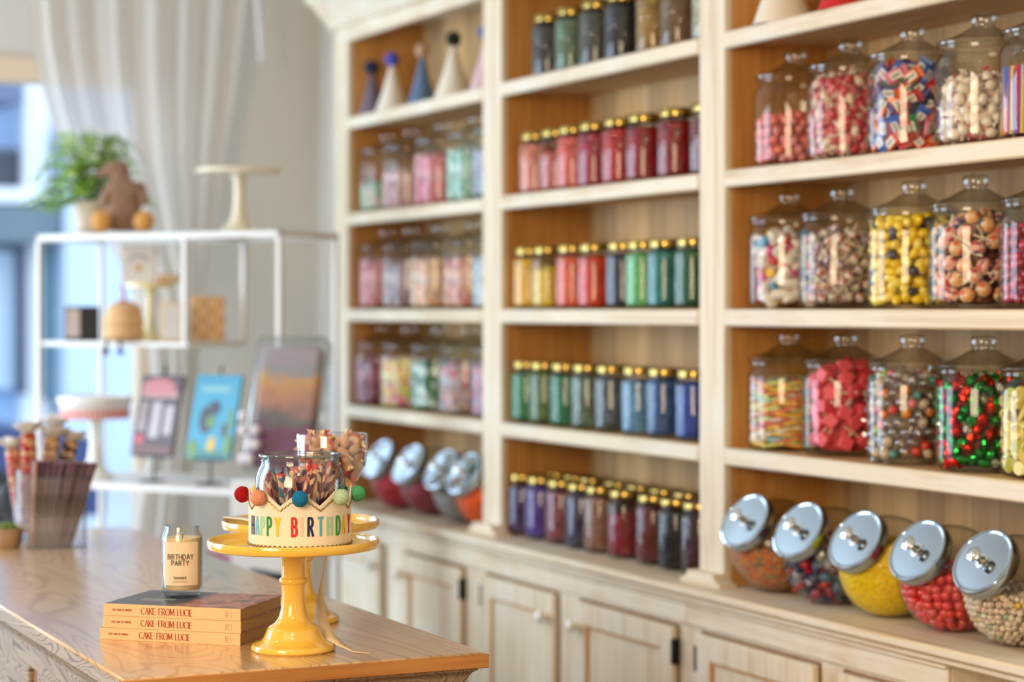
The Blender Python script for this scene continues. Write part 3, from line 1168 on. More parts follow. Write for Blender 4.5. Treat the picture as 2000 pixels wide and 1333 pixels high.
# ----- third shelf
b_ = pos(R2, 0, SHZ[2])
wh = "in the first large jar on right bay's third shelf"
cone = MB().lathe([(0, -.027), (.014, -.026), (.016, -.018), (.0125, .004), (.006, .024), (0, .029)], 12)
me_cone = lib('c', cone, cmat('cone_white', (240, 228, 214)))
drop = lambda n, c: lib('c', MB().lathe([(0, -.011), (.012, -.011), (.013, -.006), (.010, .006), (.005, .011), (0, .012)], 12), cmat(n, c))
pk = [('candy_cone', me_cone, 'white candy cone', 5, None)] + [('gumdrop', drop('drop_' + n, c), n + ' gumdrop', 1, None) for n, c in
      (('red', (206, 36, 40)), ('magenta', (222, 50, 130)), ('orange', (236, 120, 40)), ('yellow', (240, 190, 40)), ('blue', (60, 130, 170)))]
core('candy_heap', RJ - .036, .172, [srgb(220, 200, 190), srgb(190, 50, 60), srgb(200, 60, 120), srgb(220, 170, 50)], 38, b_, 'cones and gumdrops heaped inside the first jar on third shelf')
pour(pk, cyl_points(RJ - .015, .012, .184, .031, FACE3), b_, wh)

b_ = pos(R2, 1, SHZ[2])
wh = "in the pastel lollipop jar on right bay's third shelf"
me_stick = lib('stick', MB().tube([(0, 0, .006), (0, 0, .062)], .0018, 6), M_STICK)
me_stick2 = lib('stick', MB().tube([(0, 0, .009), (0, 0, .062)], .0023, 6), M_STICK)


def speck2(name, cols, scale, rough=.35):
    return speckle(name, [srgb(*c) for c in cols], scale, rough, .1, gap=.9, coat=.4)


pk = [('lollipop', lib('c', MB().ball((0, 0, 0), .0125, 12, 8, sc=(1, 1, .8)), speck2('pop_lilac', [(206, 180, 190), (150, 120, 150), (232, 214, 206)], 150)), 'lilac wrapped lollipop', 2, me_stick),
      ('lollipop', lib('c', MB().ball((0, 0, 0), .0125, 12, 8, sc=(1, 1, .8)), speck2('pop_cream', [(232, 208, 190), (206, 110, 110), (236, 220, 206)], 150)), 'cream and red wrapped lollipop', 3, me_stick),
      ('lollipop', lib('c', MB().ball((0, 0, 0), .0125, 12, 8, sc=(1, 1, .8)), speck2('pop_sage', [(190, 190, 160), (226, 210, 190), (140, 130, 120)], 150)), 'sage wrapped lollipop', 1, me_stick)]
core('candy_heap', RJ - .034, .160, [srgb(190, 160, 160), srgb(150, 110, 110), srgb(214, 190, 170)], 60, b_, 'pastel lollipops heaped inside the second jar on the third shelf')
pour(pk, cyl_points(RJ - .009, .008, .186, .033, FACE3), b_, wh, rot='pop')

b_ = pos(R2, 2, SHZ[2])
wh = "in the lemon candy jar on right bay's third shelf"
lemon = MB().lathe([(0, -.017), (.003, -.0155), (.009, -.011), (.012, 0), (.009, .011), (.003, .0155), (0, .017)], 12)
pk = [('lemon_candy', lib('c', lemon, cmat('lemon', (246, 206, 16))), 'yellow lemon candy', 5, None),
      ('lemon_candy', lib('c', lemon, cmat('lemon_navy', (60, 58, 80))), 'navy wrapped lemon candy', 1, None),
      ('lemon_candy', lib('c', lemon, cmat('lemon_pale', (250, 224, 90))), 'pale lemon candy', 2, None)]
core('candy_heap', RJ - .022, .182, [srgb(226, 180, 10), srgb(190, 150, 20), srgb(70, 66, 70)], 50, b_, 'lemon candies heaped inside the third jar on the third shelf')
pour(pk, cyl_points(RJ, .006, .192, .0245, FACE3), b_, wh)

b_ = pos(R2, 3, SHZ[2])
wh = "in the spotted lollipop jar on right bay's third shelf"
popm = [('orange spotted', [(240, 170, 100), (242, 200, 160), (240, 190, 140), (228, 100, 60), (240, 180, 120), (60, 120, 130)]), ('rose spotted', [(238, 170, 150), (242, 206, 186), (240, 190, 170), (206, 70, 80), (236, 170, 140), (90, 80, 130)])]
pk = [('lollipop', lib('c', MB().ball((0, 0, 0), .0180, 14, 9), speck2('pop_' + n.split()[0], cs, 90)), n + ' lollipop', 2, me_stick2) for n, cs in popm]
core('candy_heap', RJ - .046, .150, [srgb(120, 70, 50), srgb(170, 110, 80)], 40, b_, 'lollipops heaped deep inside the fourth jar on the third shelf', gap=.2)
pour(pk, cyl_points(RJ - .008, .008, .186, .041, FACE3), b_, wh, rot='pop')

b_ = pos(R2, 4, SHZ[2])
wh = "in the rightmost jar on right bay's third shelf"
pk = [('gummy_candy', lib('c', MB().ball((0, 0, 0), .0125, 10, 7, sc=(1, 1, .8)), cmat('berry', (150, 26, 50))), 'dark red gummy', 2, None),
      ('gummy_candy', lib('c', MB().ball((0, 0, 0), .0125, 10, 7, sc=(1, .9, .9)), cmat('berry2', (186, 36, 70))), 'raspberry gummy', 1, None)]
core('candy_heap', RJ - .022, .170, [srgb(130, 26, 46), srgb(160, 40, 70)], 50, b_, 'dark gummies heaped inside the rightmost jar on the third shelf')
pour(pk, cyl_points(RJ, .006, .165, .026, FACE3), b_, wh)

# ----- fourth shelf
b_ = pos(R3, 0, SHZ[3])
core('candy_heap', RJ - .022, .168, [srgb(206, 170, 130), srgb(190, 110, 80), srgb(190, 200, 160)], 36, b_, 'pastel strips heaped inside the first jar on the fourth shelf')
strips = [('salmon', (226, 108, 84)), ('lime', (206, 214, 120)), ('sky blue', (150, 196, 206)), ('orange', (236, 140, 50)), ('ivory', (238, 222, 196)), ('yellow', (240, 190, 50))]
strip_me = {n: lib('c', MB().box(-.030, .030, -.006, .006, -.0045, .0045, .002).box(.030, .037, -.007, .007, -.001, .001).box(-.037, -.030, -.007, .007, -.001, .001), cmat('strip_' + n, c)) for n, c in strips}
zc = .012
while zc < .172:
    for k in range(9):
        a = FACE3 + radians(-104 + 26 * k + rnd.uniform(-5, 5))
        n, c = rnd.choice(strips)
        r = RJ - .018
        o = link('candy_strip', strip_me[n], None, (b_[0] + r * cos(a), b_[1] + r * sin(a), b_[2] + zc + rnd.uniform(-.002, .002)), (0, rnd.uniform(-.25, .25), a + pi / 2))
        tag(o, "%s candy strip in the first jar on right bay's fourth shelf" % n, 'candy', '%s candy strips in the first jar' % n)
    zc += .0125

b_ = pos(R3, 1, SHZ[3])
wh = "in the pink jar on right bay's fourth shelf"
pk = [('cube_lollipop', lib('c', MB().box(-.016, .016, -.016, .016, -.016, .016, .003), cmat('bubble_pink', (238, 78, 88), .45, .1)), 'pink cube lollipop', 3, me_stick2),
      ('cube_lollipop', lib('c', MB().box(-.016, .016, -.016, .016, -.016, .016, .003), cmat('bubble_rose', (226, 58, 74), .45, .1)), 'rose red cube lollipop', 2, me_stick2)]
core('candy_heap', RJ - .046, .170, [srgb(206, 56, 66), srgb(226, 70, 80)], 34, b_, 'cube lollipops heaped deep inside the pink jar on the fourth shelf', gap=.5)
pour(pk, cyl_points(RJ - .010, .010, .196, .044, FACE3), b_, wh, rot='pop')

b_ = pos(R3, 2, SHZ[3])
wh = "in the gumball jar on right bay's fourth shelf"
gb = [('orange', (240, 140, 30)), ('yellow', (240, 206, 40)), ('red', (214, 56, 40)), ('lime green', (170, 196, 50)), ('teal', (60, 130, 120)), ('pink', (222, 120, 130))]
ball = MB().ball((0, 0, 0), .0115, 14, 9)
pk = [('gumball', lib('c', ball, cmat('gum_' + n, c)), n + ' gumball', 1, None) for n, c in gb]
tw = twist(.0135, 1.1, 8, 1.1)
pk += [('wrapped_gumball', lib('c', tw, [M_CLEARW, M_CLEARW]), 'clear cellophane twist', 7, None), ('wrapped_gumball', lib('c', tw, [cmat('twist_beige', (206, 184, 160)), M_CLEARW]), 'beige cellophane twist', 3, None)]
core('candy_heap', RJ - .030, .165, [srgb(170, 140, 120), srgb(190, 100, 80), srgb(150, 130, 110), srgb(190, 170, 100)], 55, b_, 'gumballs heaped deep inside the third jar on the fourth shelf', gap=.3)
pour(pk, cyl_points(RJ, .008, .188, .0265, FACE3), b_, wh)

b_ = pos(R3, 3, SHZ[3])
wh = "in the foil chocolate jar on right bay's fourth shelf"


def foil(name, c, seed):
    rg = random.Random(seed)
    b = MB()
    b.ball((0, 0, 0), .0125, 9, 6, sc=(1.15, .95, .8))
    b.v = [(x * rg.uniform(.86, 1.12), y * rg.uniform(.86, 1.12), z * rg.uniform(.86, 1.12)) for x, y, z in b.v]
    for s in (-1, 1):
        vs = [(s * .012, 0, 0)] + [(s * rg.uniform(.018, .023), .010 * (i / 2.5 - 1), .004 * (1 if i % 2 else -1)) for i in range(6)]
        b.add(vs, [(0, i + 1, i + 2) for i in range(5)], 0)
    return b.mesh('c', flat(name, srgb(*c), .22, .85), smooth=False)


pk = [('foil_chocolate', foil('foil_red', (222, 40, 22), 1), 'red foil-wrapped chocolate', 5, None), ('foil_chocolate', foil('foil_green', (24, 150, 62), 2), 'green foil-wrapped chocolate', 5, None),
      ('foil_chocolate', foil('foil_silver', (206, 206, 196), 3), 'silver foil-wrapped chocolate', 1, None)]
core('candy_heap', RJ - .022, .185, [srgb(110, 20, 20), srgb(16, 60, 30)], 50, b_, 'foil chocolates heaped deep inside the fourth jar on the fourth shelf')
pour(pk, cyl_points(RJ, .006, .194, .0262, FACE3), b_, wh)

b_ = pos(R3, 4, SHZ[3])
wh = "in the rightmost jar on right bay's fourth shelf"
pk = [('candy_disc', lib('c', MB().lathe([(0, -.004), (.014, -.004), (.016, 0), (.014, .004), (0, .004)], 14), cmat('disc_yellow', (240, 222, 130))), 'pale yellow candy disc', 3, None),
      ('candy_disc', lib('c', MB().lathe([(0, -.004), (.014, -.004), (.016, 0), (.014, .004), (0, .004)], 14), cmat('disc_lime', (206, 206, 90))), 'lime candy disc', 1, None)]
core('candy_heap', RJ - .020, .165, [srgb(226, 206, 120), srgb(180, 150, 80)], 45, b_, 'yellow discs heaped inside the rightmost jar on the fourth shelf')
pour(pk, cyl_points(RJ, .006, .160, .026, FACE3), b_, wh)

# ------------------------------------------------------------------ tilted bowl jars
TILT = radians(33)
PSI = radians(10)
BR = .118
nrm = Vector((-cos(TILT) * cos(PSI), -cos(TILT) * sin(PSI), sin(TILT)))
ROTB = Vector((0, 0, 1)).rotation_difference(nrm).to_matrix().to_4x4()
BC = Vector((0, 0, .112))


def bowl_mesh():
    prof = []
    for i in range(0, 23):
        a = pi * i / 22
        if a > pi - .62:
            break
        prof.append((BR * sin(a), -BR * cos(a)))
    prof += [(.068, .098), (.066, .103), (.066, .112)]
    b = MB().lathe(prof, 40, M=Matrix.Translation(BC) @ ROTB)
    b.v = [(p[0], p[1], max(p[2], .0015 + .002 * 0)) for p in b.v]
    return b.mesh('jar_body', M_GLASS)


ME_BB = bowl_mesh()
Ml = Matrix.Translation(BC) @ ROTB
ME_BL = MB().lathe([(.0715, .100), (.0745, .101), (.0755, .103), (.0755, .124), (.074, .127), (.070, .128), (.067, .1265), (.064, .1265), (.060, .127), (0, .128)], 40, M=Ml).mesh('jar_lid', M_CHROME)
ME_BK = MB().lathe([(0, .127), (.016, .1275), (.0165, .129), (.010, .130), (.007, .134), (.0065, .150), (.0135, .153), (.0165, .157), (.0165, .159), (.012, .162), (0, .1635)], 20, M=Ml).mesh('lid_knob', M_CHROME2)


def bowl_jar(x, y, label, group):
    t = thing('tilted_candy_jar', label, 'jar', (x, y, CTZ), 0, group)
    link('jar_body', ME_BB, t)
    l = link('jar_lid', ME_BL, t)
    link('lid_knob', ME_BK, l)
    return t


def bowl_fill(level, k=.965, lump=.002, seed=0):
    """heap inside the bowl: sphere cut at the level"""
    rg = random.Random(seed)
    R = BR * k
    b = MB()
    zl = level - BC.z
    ph = [rg.uniform(0, 6) for _ in range(4)]

    def fn(u, v):
        a = 2 * pi * u
        if v < .7:
            phi0 = pi
            phi1 = math.acos(max(-1, min(1, zl / R)))
            p = phi0 + (phi1 - phi0) * v / .7
            r, z = R * sin(p), R * cos(p)
        else:
            q = (v - .7) / .3
            r = sqrt(max(0, R * R - zl * zl)) * (1 - q)
            z = zl + lump * 2.5 * sin(q * 2.2) * (1 + .6 * sin(2 * a + ph[0]))
        return (r * cos(a), r * sin(a), max(z + BC.z, .004))
    b.grid(fn, 32, 26, cu=True)
    return b


def bowl_points(R, level, s, a0, rg, spread=120):
    out = []
    zl = level - BC.z
    phi = pi - s * .3 / R
    row = 0
    while True:
        z = R * cos(phi)
        if z > zl:
            break
        r = R * sin(phi)
        if z + BC.z > s * .45:
            n = max(1, int(2 * radians(spread) * r / (s * 1.0)))
            for i in range(n):
                a = a0 + radians(-spread + 2 * spread * (i + (.5 if row % 2 else 0)) / n)
                a += rg.uniform(-.28, .28) * s / max(r, s)
                dz_ = rg.uniform(-.22, .22) * s
                r_ = r * (1 - rg.random() * .05)
                out.append((r_ * cos(a), r_ * sin(a), max(z + BC.z + dz_, s * .5), a))
        phi -= s * .9 / R
        row += 1
    rt = sqrt(max(0, R * R - zl * zl)) - s * .3
    m = int(rt * 2 / s) + 1
    for i in range(m):
        for j in range(m):
            x = -rt + (i + .5 * (j % 2)) * s
            y = -rt + j * s * .9
            if x * x + y * y < rt * rt:
                out.append((x + rg.uniform(-.1, .1) * s, y + rg.uniform(-.1, .1) * s, level + rg.uniform(-.3, .35) * s, 0))
    return out


XBJ = 2.853


def lid_y(px):
    return on_x(px, XBJ - .104) + .018


RB = [lid_y(v) for v in (1454, 1558, 1670, 1791, 1919)]
names = ['orange and grey sprinkles', 'red and blue wrapped candy', 'bright yellow candy', 'red cherry balls', 'white speckled jawbreakers']
for i in range(5):
    bowl_jar(XBJ, RB[i], "tilted glass jar with chrome lid and %s on right bay's counter" % names[i], 'tilted jars below the right bay')
b0 = (XBJ, RB[0], CTZ)
single('candy_heap', bowl_fill(.118), speckle('sprinkles', [srgb(226, 130, 60), srgb(130, 120, 100), srgb(206, 150, 110), srgb(170, 140, 90), srgb(220, 100, 50)], 130, gap=.6),
       'orange and grey sprinkles inside the first tilted jar from the post', 'candy', b0, kind='stuff')
b0 = (XBJ, RB[2], CTZ)
single('candy_heap', bowl_fill(.172), speckle('yellow_bits', [srgb(254, 214, 4), srgb(252, 204, 2), srgb(255, 222, 40)], 150, gap=.75),
       'bright yellow candy bits inside the third tilted jar', 'candy', b0, kind='stuff')
rg = random.Random(3)
b0 = (XBJ, RB[1], CTZ)
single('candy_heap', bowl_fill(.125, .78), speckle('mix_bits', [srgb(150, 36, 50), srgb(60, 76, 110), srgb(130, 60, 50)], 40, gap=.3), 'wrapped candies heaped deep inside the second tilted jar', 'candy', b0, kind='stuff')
pk = [('wrapped_candy', lib('c', twist(.014, 1.3, 20 + k), [cmat('wr_' + n, c), cmat('wr_' + n, c)]), n + ' wrapped candy', 1, None) for k, (n, c) in
      enumerate((('red', (190, 30, 50)), ('slate blue', (70, 100, 140)), ('crimson', (150, 20, 50)), ('dark navy', (50, 46, 80)), ('rust', (190, 80, 40)), ('grey', (150, 150, 160))))]
pour(pk, [p for p in bowl_points(BR - .020, .130, .030, FACE3, rg)], b0, 'in the second tilted jar below the right bay', rg=rg)
b0 = (XBJ, RB[3], CTZ)
single('candy_heap', bowl_fill(.128, .82), speckle('cherry_mix', [srgb(206, 50, 50), srgb(190, 36, 44)], 50, gap=.4), 'cherry balls heaped deep inside the fourth tilted jar', 'candy', b0, kind='stuff')
pk = [('cherry_ball', lib('c', MB().ball((0, 0, 0), .0112, 14, 9), cmat('cherry', (226, 56, 54), .25, .5)), 'red cherry ball', 2, None),
      ('cherry_ball', lib('c', MB().ball((0, 0, 0), .0112, 14, 9), cmat('cherry_pink', (222, 84, 84), .25, .5)), 'pinkish cherry ball', 1, None)]
pour(pk, bowl_points(BR - .014, .138, .0205, FACE3, rg), b0, 'in the fourth tilted jar below the right bay', rg=rg)
b0 = (XBJ, RB[4], CTZ)
single('candy_heap', bowl_fill(.098, .86), speckle('jaw_mix', [srgb(206, 186, 160), srgb(190, 170, 140)], 70, gap=.4), 'jawbreakers heaped deep inside the fifth tilted jar', 'candy', b0, kind='stuff')
pk = [('jawbreaker', lib('c', MB().ball((0, 0, 0), .0075, 12, 8), speck2('jaw_white', [(236, 220, 196), (232, 214, 190), (238, 222, 200), (206, 170, 150)], 260)), 'cream speckled jawbreaker', 20, None),
      ('jawbreaker', lib('c', MB().ball((0, 0, 0), .0075, 12, 8), cmat('jaw_red', (222, 90, 70))), 'red jawbreaker', 1, None),
      ('jawbreaker', lib('c', MB().ball((0, 0, 0), .0075, 12, 8), cmat('jaw_green', (150, 170, 140))), 'grey green jawbreaker', 1, None),
      ('jawbreaker', lib('c', MB().ball((0, 0, 0), .0075, 12, 8), cmat('jaw_yellow', (226, 196, 70))), 'yellow jawbreaker', 1, None)]
pts = [p for p in bowl_points(BR - .010, .108, .0148, FACE3, rg, 100)]
pour(pk, pts, b0, 'in the fifth tilted jar below the right bay', rg=rg)
# scoop in the fifth jar
t = thing('candy_scoop', 'small metal scoop stuck in the jawbreakers of the nearest tilted jar', 'scoop', (XBJ - .02, RB[4] - .01, CTZ + .118))
b = MB()
b.tube([(0.0, .0, 0), (-.012, -.004, .028), (-.022, -.008, .05)], .003, 8)
part('handle', b, M_CHROME2, t)
b = MB().grid(lambda u, v: (.030 * v + .004, .017 * (u - .5) * 2 * (.6 + .4 * v), -.004 - .012 * (1 - (2 * u - 1) ** 2) * (.5 + .5 * v) + .004 * v), 8, 6)
part('bowl', b, M_CHROME2, t)

# left bay tilted jars
LB = [on_x(v, XBJ - .104) + .018 for v in (737, 796, 860, 912)]
lf = [('red candy', (186, 30, 50), .13), ('dark red candy', (130, 36, 50), .12), ('grey pebble candy', (150, 150, 158), .10), ('orange candy', (236, 90, 20), .135)]
for i in range(4):
    if i and LB[i - 1] - LB[i] < .238:
        LB[i] = LB[i - 1] - .238
    y = max(LB[i], 6.173 + .10)
    bowl_jar(XBJ, y, "tilted glass jar with chrome lid and %s on left bay's counter" % lf[i][0], 'tilted jars below the left bay')
    single('candy_heap', bowl_fill(lf[i][2], seed=i), speckle('far_heap', [srgb(*lf[i][1]), shade(srgb(*lf[i][1]), 1.2)], 70, gap=.5),
           "%s inside the %s tilted jar of the left bay" % (lf[i][0], ORD[i]), 'candy', (XBJ, y, CTZ), kind='stuff')


# ------------------------------------------------------------------ party hats
def hat(x, y, z, r, h, c, pc, label, group):
    t = thing('party_hat', label, 'party hat', (x, y, z), 0, group)
    part('cone', MB().lathe([(r, 0), (r * .5, h * .5), (.006, h)], 28), flat('felt_hat', srgb(*c), .9), t)
    b = MB().ball((0, 0, h + .016), .026, 14, 10)
    rg = random.Random(int(x * 1000 + y * 77))
    b.v = [(p[0] * 1 + rg.uniform(-.002, .002), p[1] + rg.uniform(-.002, .002), p[2] + rg.uniform(-.002, .002)) for p in b.v]
    part('pompom', b, flat('pompom', srgb(*pc), 1.0), t)


HX = XF + .085
hats = [(726, .052, .17, (118, 104, 122), (42, 44, 78), 'muted purple hat with navy pompom'), (766, .062, .178, (232, 222, 206), (84, 84, 176), 'white hat with violet blue pompom'),
        (825, .054, .180, (92, 118, 150), (190, 150, 120), 'slate blue hat with tan pompom'), (886, .068, .188, (230, 220, 202), (32, 36, 22), 'white hat with black pompom'),
        (950, .058, .180, (214, 184, 190), (70, 80, 170), 'pale pink hat with blue pompom, half behind the post')]
for px, r, h, c, pc, lb in hats:
    hat(HX, on_x(px, HX), SHZ[0], r, h, c, pc, lb + ' on the left bay top shelf', "party hats on the left bay's top shelf")
hat(HX - .02, on_x(1530, HX - .02), SHZ[0], .075, .22, (232, 222, 206), (200, 190, 180), 'white felt party hat on the right bay top shelf', 'party hats on the right bay')
hat(HX - .02, on_x(1655, HX - .02), SHZ[0], .070, .20, (196, 34, 40), (200, 190, 180), 'red felt party hat on the right bay top shelf', 'party hats on the right bay')


# ------------------------------------------------------------------ stroke lettering
def arc(cx, cy, rx, ry, a0, a1, n=10):
    return [(cx + rx * cos(radians(a0 + (a1 - a0) * i / n)), cy + ry * sin(radians(a0 + (a1 - a0) * i / n))) for i in range(n + 1)]


G = {
    'A': (.7, [[(0, 0), (.35, 1), (.7, 0)], [(.13, .36), (.57, .36)]]),
    'B': (.6, [[(0, 0), (0, 1)], [(0, 1), (.28, 1)] + arc(.28, .76, .26, .24, 90, -90) + [(0, .52)], [(0, .52), (.30, .52)] + arc(.30, .26, .29, .26, 90, -90) + [(0, 0)]]),
    'C': (.72, [arc(.40, .5, .40, .5, 45, 315, 18)]),
    'D': (.68, [[(0, 0), (0, 1)], [(0, 1), (.25, 1)] + arc(.25, .5, .42, .5, 90, -90, 14) + [(0, 0)]]),
    'E': (.55, [[(0, 0), (0, 1)], [(0, 1), (.52, 1)], [(0, .52), (.44, .52)], [(0, 0), (.54, 0)]]),
    'F': (.52, [[(0, 0), (0, 1)], [(0, 1), (.5, 1)], [(0, .52), (.42, .52)]]),
    'H': (.64, [[(0, 0), (0, 1)], [(.64, 0), (.64, 1)], [(0, .5), (.64, .5)]]),
    'I': (.1, [[(.05, 0), (.05, 1)]]),
    'K': (.62, [[(0, 0), (0, 1)], [(.58, 1), (0, .42)], [(.18, .58), (.62, 0)]]),
    'L': (.5, [[(0, 1), (0, 0)], [(0, 0), (.5, 0)]]),
    'M': (.85, [[(0, 0), (.06, 1)], [(.06, 1), (.42, .1)], [(.42, .1), (.79, 1)], [(.79, 1), (.85, 0)]]),
    'N': (.68, [[(0, 0), (0, 1)], [(0, 1), (.68, 0)], [(.68, 0), (.68, 1)]]),
    'O': (.82, [arc(.41, .5, .41, .5, 0, 360, 24)]),
    'P': (.58, [[(0, 0), (0, 1)], [(0, 1), (.28, 1)] + arc(.28, .74, .28, .26, 90, -90) + [(0, .48)]]),
    'R': (.62, [[(0, 0), (0, 1)], [(0, 1), (.28, 1)] + arc(.28, .75, .27, .25, 90, -90) + [(0, .5)], [(.28, .5), (.62, 0)]]),
    'S': (.55, [arc(.28, .75, .25, .25, 30, 270, 10) + arc(.28, .25, .27, .25, 90, -150, 10)]),
    'T': (.62, [[(.31, 0), (.31, 1)], [(0, 1), (.62, 1)]]),
    'U': (.66, [[(0, 1), (0, .3)] + arc(.33, .3, .33, .3, 180, 360, 12) + [(.66, 1)]]),
    'Y': (.66, [[(0, 1), (.33, .48)], [(.66, 1), (.33, .48), (.33, 0)]]),
    'h': (.42, [[(0, 0), (0, 1)], [(0, .45)] + arc(.21, .42, .21, .2, 180, 0, 8) + [(.42, 0)]]),
    'o': (.5, [arc(.25, .31, .25, .31, 0, 360, 16)]),
    'm': (.72, [[(0, 0), (0, .62)], [(0, .45)] + arc(.18, .42, .18, .2, 180, 0, 8) + [(.36, 0)], [(.36, .45)] + arc(.54, .42, .18, .2, 180, 0, 8) + [(.72, 0)]]),
    'e': (.48, [[(.02, .33), (.47, .33)] + arc(.25, .31, .23, .31, 5, 310, 14)]),
    's': (.36, [arc(.18, .47, .15, .15, 30, 270, 8) + arc(.18, .16, .17, .16, 90, -150, 8)]),
    'i': (.08, [[(.04, 0), (.04, .62)], [(.04, .84), (.04, .88)]]),
    'c': (.42, [arc(.25, .31, .23, .31, 50, 310, 12)]),
    'k': (.42, [[(0, 0), (0, 1)], [(.38, .62), (0, .25)], [(.12, .36), (.42, 0)]]),
    ' ': (.42, []),
}


def text_mesh(b, s, h, w, fmap, space=.2, serif=False, thin=None, m=0, xs=1.0, colors=None, centers=None, start=0.0):
    """lays stroke letters; fmap(u, v) -> 3D point; returns width"""
    x = start
    for ci, ch in enumerate(s):
        adv, strokes = G[ch]
        mm = colors[ci] if colors else m
        x0 = x if centers is None else centers[ci] - adv * h * xs / 2
        for st in strokes:
            pts = [(x0 + p[0] * h * xs, p[1] * h) for p in st]
            for (p, q) in zip(pts[:-1], pts[1:]):
                dx, dy = q[0] - p[0], q[1] - p[1]
                l = sqrt(dx * dx + dy * dy)
                if l < 1e-7:
                    continue
                ww = w
                if thin is not None:
                    steep = abs(dy) / l
                    ww = thin + (w - thin) * (1 if (steep > .6 and not (dx * dy > 0 and steep < .97)) else steep * .5)
                nx, ny = -dy / l * ww / 2, dx / l * ww / 2
                ex, ey = dx / l * ww * .3, dy / l * ww * .3
                k = max(1, int(l / (h * .35)))
                vs = []
                for i in range(k + 1):
                    t_ = i / k
                    px_, py_ = p[0] + dx * t_, p[1] + dy * t_
                    if i == 0:
                        px_ -= ex * (0 if serif else 1)
                        py_ -= ey * (0 if serif else 1)
                    if i == k:
                        px_ += ex * (0 if serif else 1)
                        py_ += ey * (0 if serif else 1)
                    vs += [fmap(px_ + nx, py_ + ny), fmap(px_ - nx, py_ - ny)]
                b.add(vs, [(2 * i, 2 * i + 1, 2 * i + 3, 2 * i + 2) for i in range(k)], mm)
            if serif:
                for e_, o_ in ((pts[0], pts[1]), (pts[-1], pts[-2])):
                    if (abs(e_[1]) < 1e-6 or abs(e_[1] - h) < 1e-6) and abs(e_[1] - o_[1]) > .2 * h:
                        hw = .13 * h
                        t2 = thin or w * .4
                        sy = t2 if e_[1] < h / 2 else -t2
                        b.add([fmap(e_[0] - hw, e_[1]), fmap(e_[0] + hw, e_[1]), fmap(e_[0] + hw, e_[1] + sy), fmap(e_[0] - hw, e_[1] + sy)], [(0, 1, 2, 3)], mm)
        x += adv * h * xs + space * h
    return x - start


# ------------------------------------------------------------------ yellow cake stands
STAND = [(0, 0.0), (.072, .0), (.0752, .003), (.0755, .008), (.073, .012), (.066, .0145), (.058, .0175), (.053, .024), (.050, .031), (.0475, .038), (.0445, .0425), (.039, .0465),
         (.0335, .0495), (.030, .054), (.026, .061), (.0232, .070), (.0212, .081), (.0205, .095), (.0208, .112), (.0215, .118), (.0242, .1205), (.0258, .1235), (.0255, .127), (.0235, .1295),
         (.0212, .131), (.0212, .150), (.0222, .165), (.026, .1755), (.05, .1785), (.12, .1805), (.146, .1825), (.1515, .1845), (.1535, .188), (.1535, .1975), (.1525, .1995), (.150, .1998),
         (.1475, .197), (.1455, .190), (.142, .1878), (.12, .187), (0, .187)]


def stand(x, y, label, mat=M_YELLOW, group='yellow cake stands'):
    t = thing('cake_stand', label, 'cake stand', (x, y, TZ), 0, group)
    k = 27
    part('pedestal', MB().lathe(STAND[:k + 1], 56), mat, t)
    part('plate', MB().lathe(STAND[k:], 72), mat, t)
    return t


FX, FY = at(573, 3.847)
SX, SY = at(587, 4.20)
stand(FX, FY, 'front yellow cake stand holding the birthday crown')
stand(SX, SY, 'rear yellow cake stand behind the birthday crown, holding a glass bowl')
PZ = TZ + .187

# crown
CX, CY = at(586, 3.847)
t = thing('felt_crown', 'cream felt birthday crown with colourful lettering and pompoms around a jar', 'party crown', (CX, CY, PZ), face(CX, CY))
CR = .0915


def crown_top(a):
    q = (a / (pi / 4)) % 1.0
    tri = abs(2 * ((a / (pi / 4)) % 1.0) - 1)
    return .078 + .027 * tri


def cyl(a, r, z):
    return (r * sin(a), -r * cos(a), z)


b = MB()
NA = 160
for i in range(NA):
    a = 2 * pi * i / NA
    zt = crown_top(a)
    for (r, z) in ((CR, .001), (CR, zt * .5), (CR, zt), (CR - .0028, zt), (CR - .0028, .001)):
        b.v.append(cyl(a, r, z))
for i in range(NA):
    j = (i + 1) % NA
    for k in range(4):
        b.f.append((i * 5 + k, j * 5 + k, j * 5 + k + 1, i * 5 + k + 1))
        b.m.append(0)
FELT = flat('cream_felt', srgb(242, 228, 206), .95)
cr = part('felt_band', b, FELT, t)
# rickrack
M_GOLDT = flat('gold_thread', srgb(156, 124, 66), .4, .6)
b = MB()
pts = []
n = 520
for i in range(n):
    a = 2 * pi * i / n
    tri = abs(2 * ((a / (pi / 4)) % 1.0) - 1)
    z = crown_top(a) - .0085 + .0012 * sin(i * 1.1)
    pts.append(cyl(a, CR + .0012, z))
b.tube(pts, .0010, 5, closed=True)
part('rickrack_trim', b, M_GOLDT, t, 'gold zigzag trim along the points')
b = MB()
pts = [cyl(2 * pi * i / 480, CR + .0012, .0062 + .0018 * sin(i * 2 * pi / 8)) for i in range(480)]
b.tube(pts, .0012, 5, closed=True)
part('rickrack_trim', b, M_GOLDT, t, 'gold zigzag trim along the bottom')
LC = [('H', -64, (24, 28, 84)), ('A', -54.5, (118, 184, 206)), ('P', -45.3, (150, 216, 178)), ('P', -35.5, (30, 140, 56)), ('Y', -25.2, (246, 196, 8)), ('B', -6.1, (206, 34, 34)),
      ('I', 1.8, (246, 200, 176)), ('R', 11.7, (24, 28, 74)), ('T', 23.1, (96, 168, 196)), ('H', 34.4, (150, 212, 166)), ('D', 46.8, (34, 150, 60)), ('A', 57.3, (246, 190, 20)), ('Y', 69.4, (200, 30, 34))]
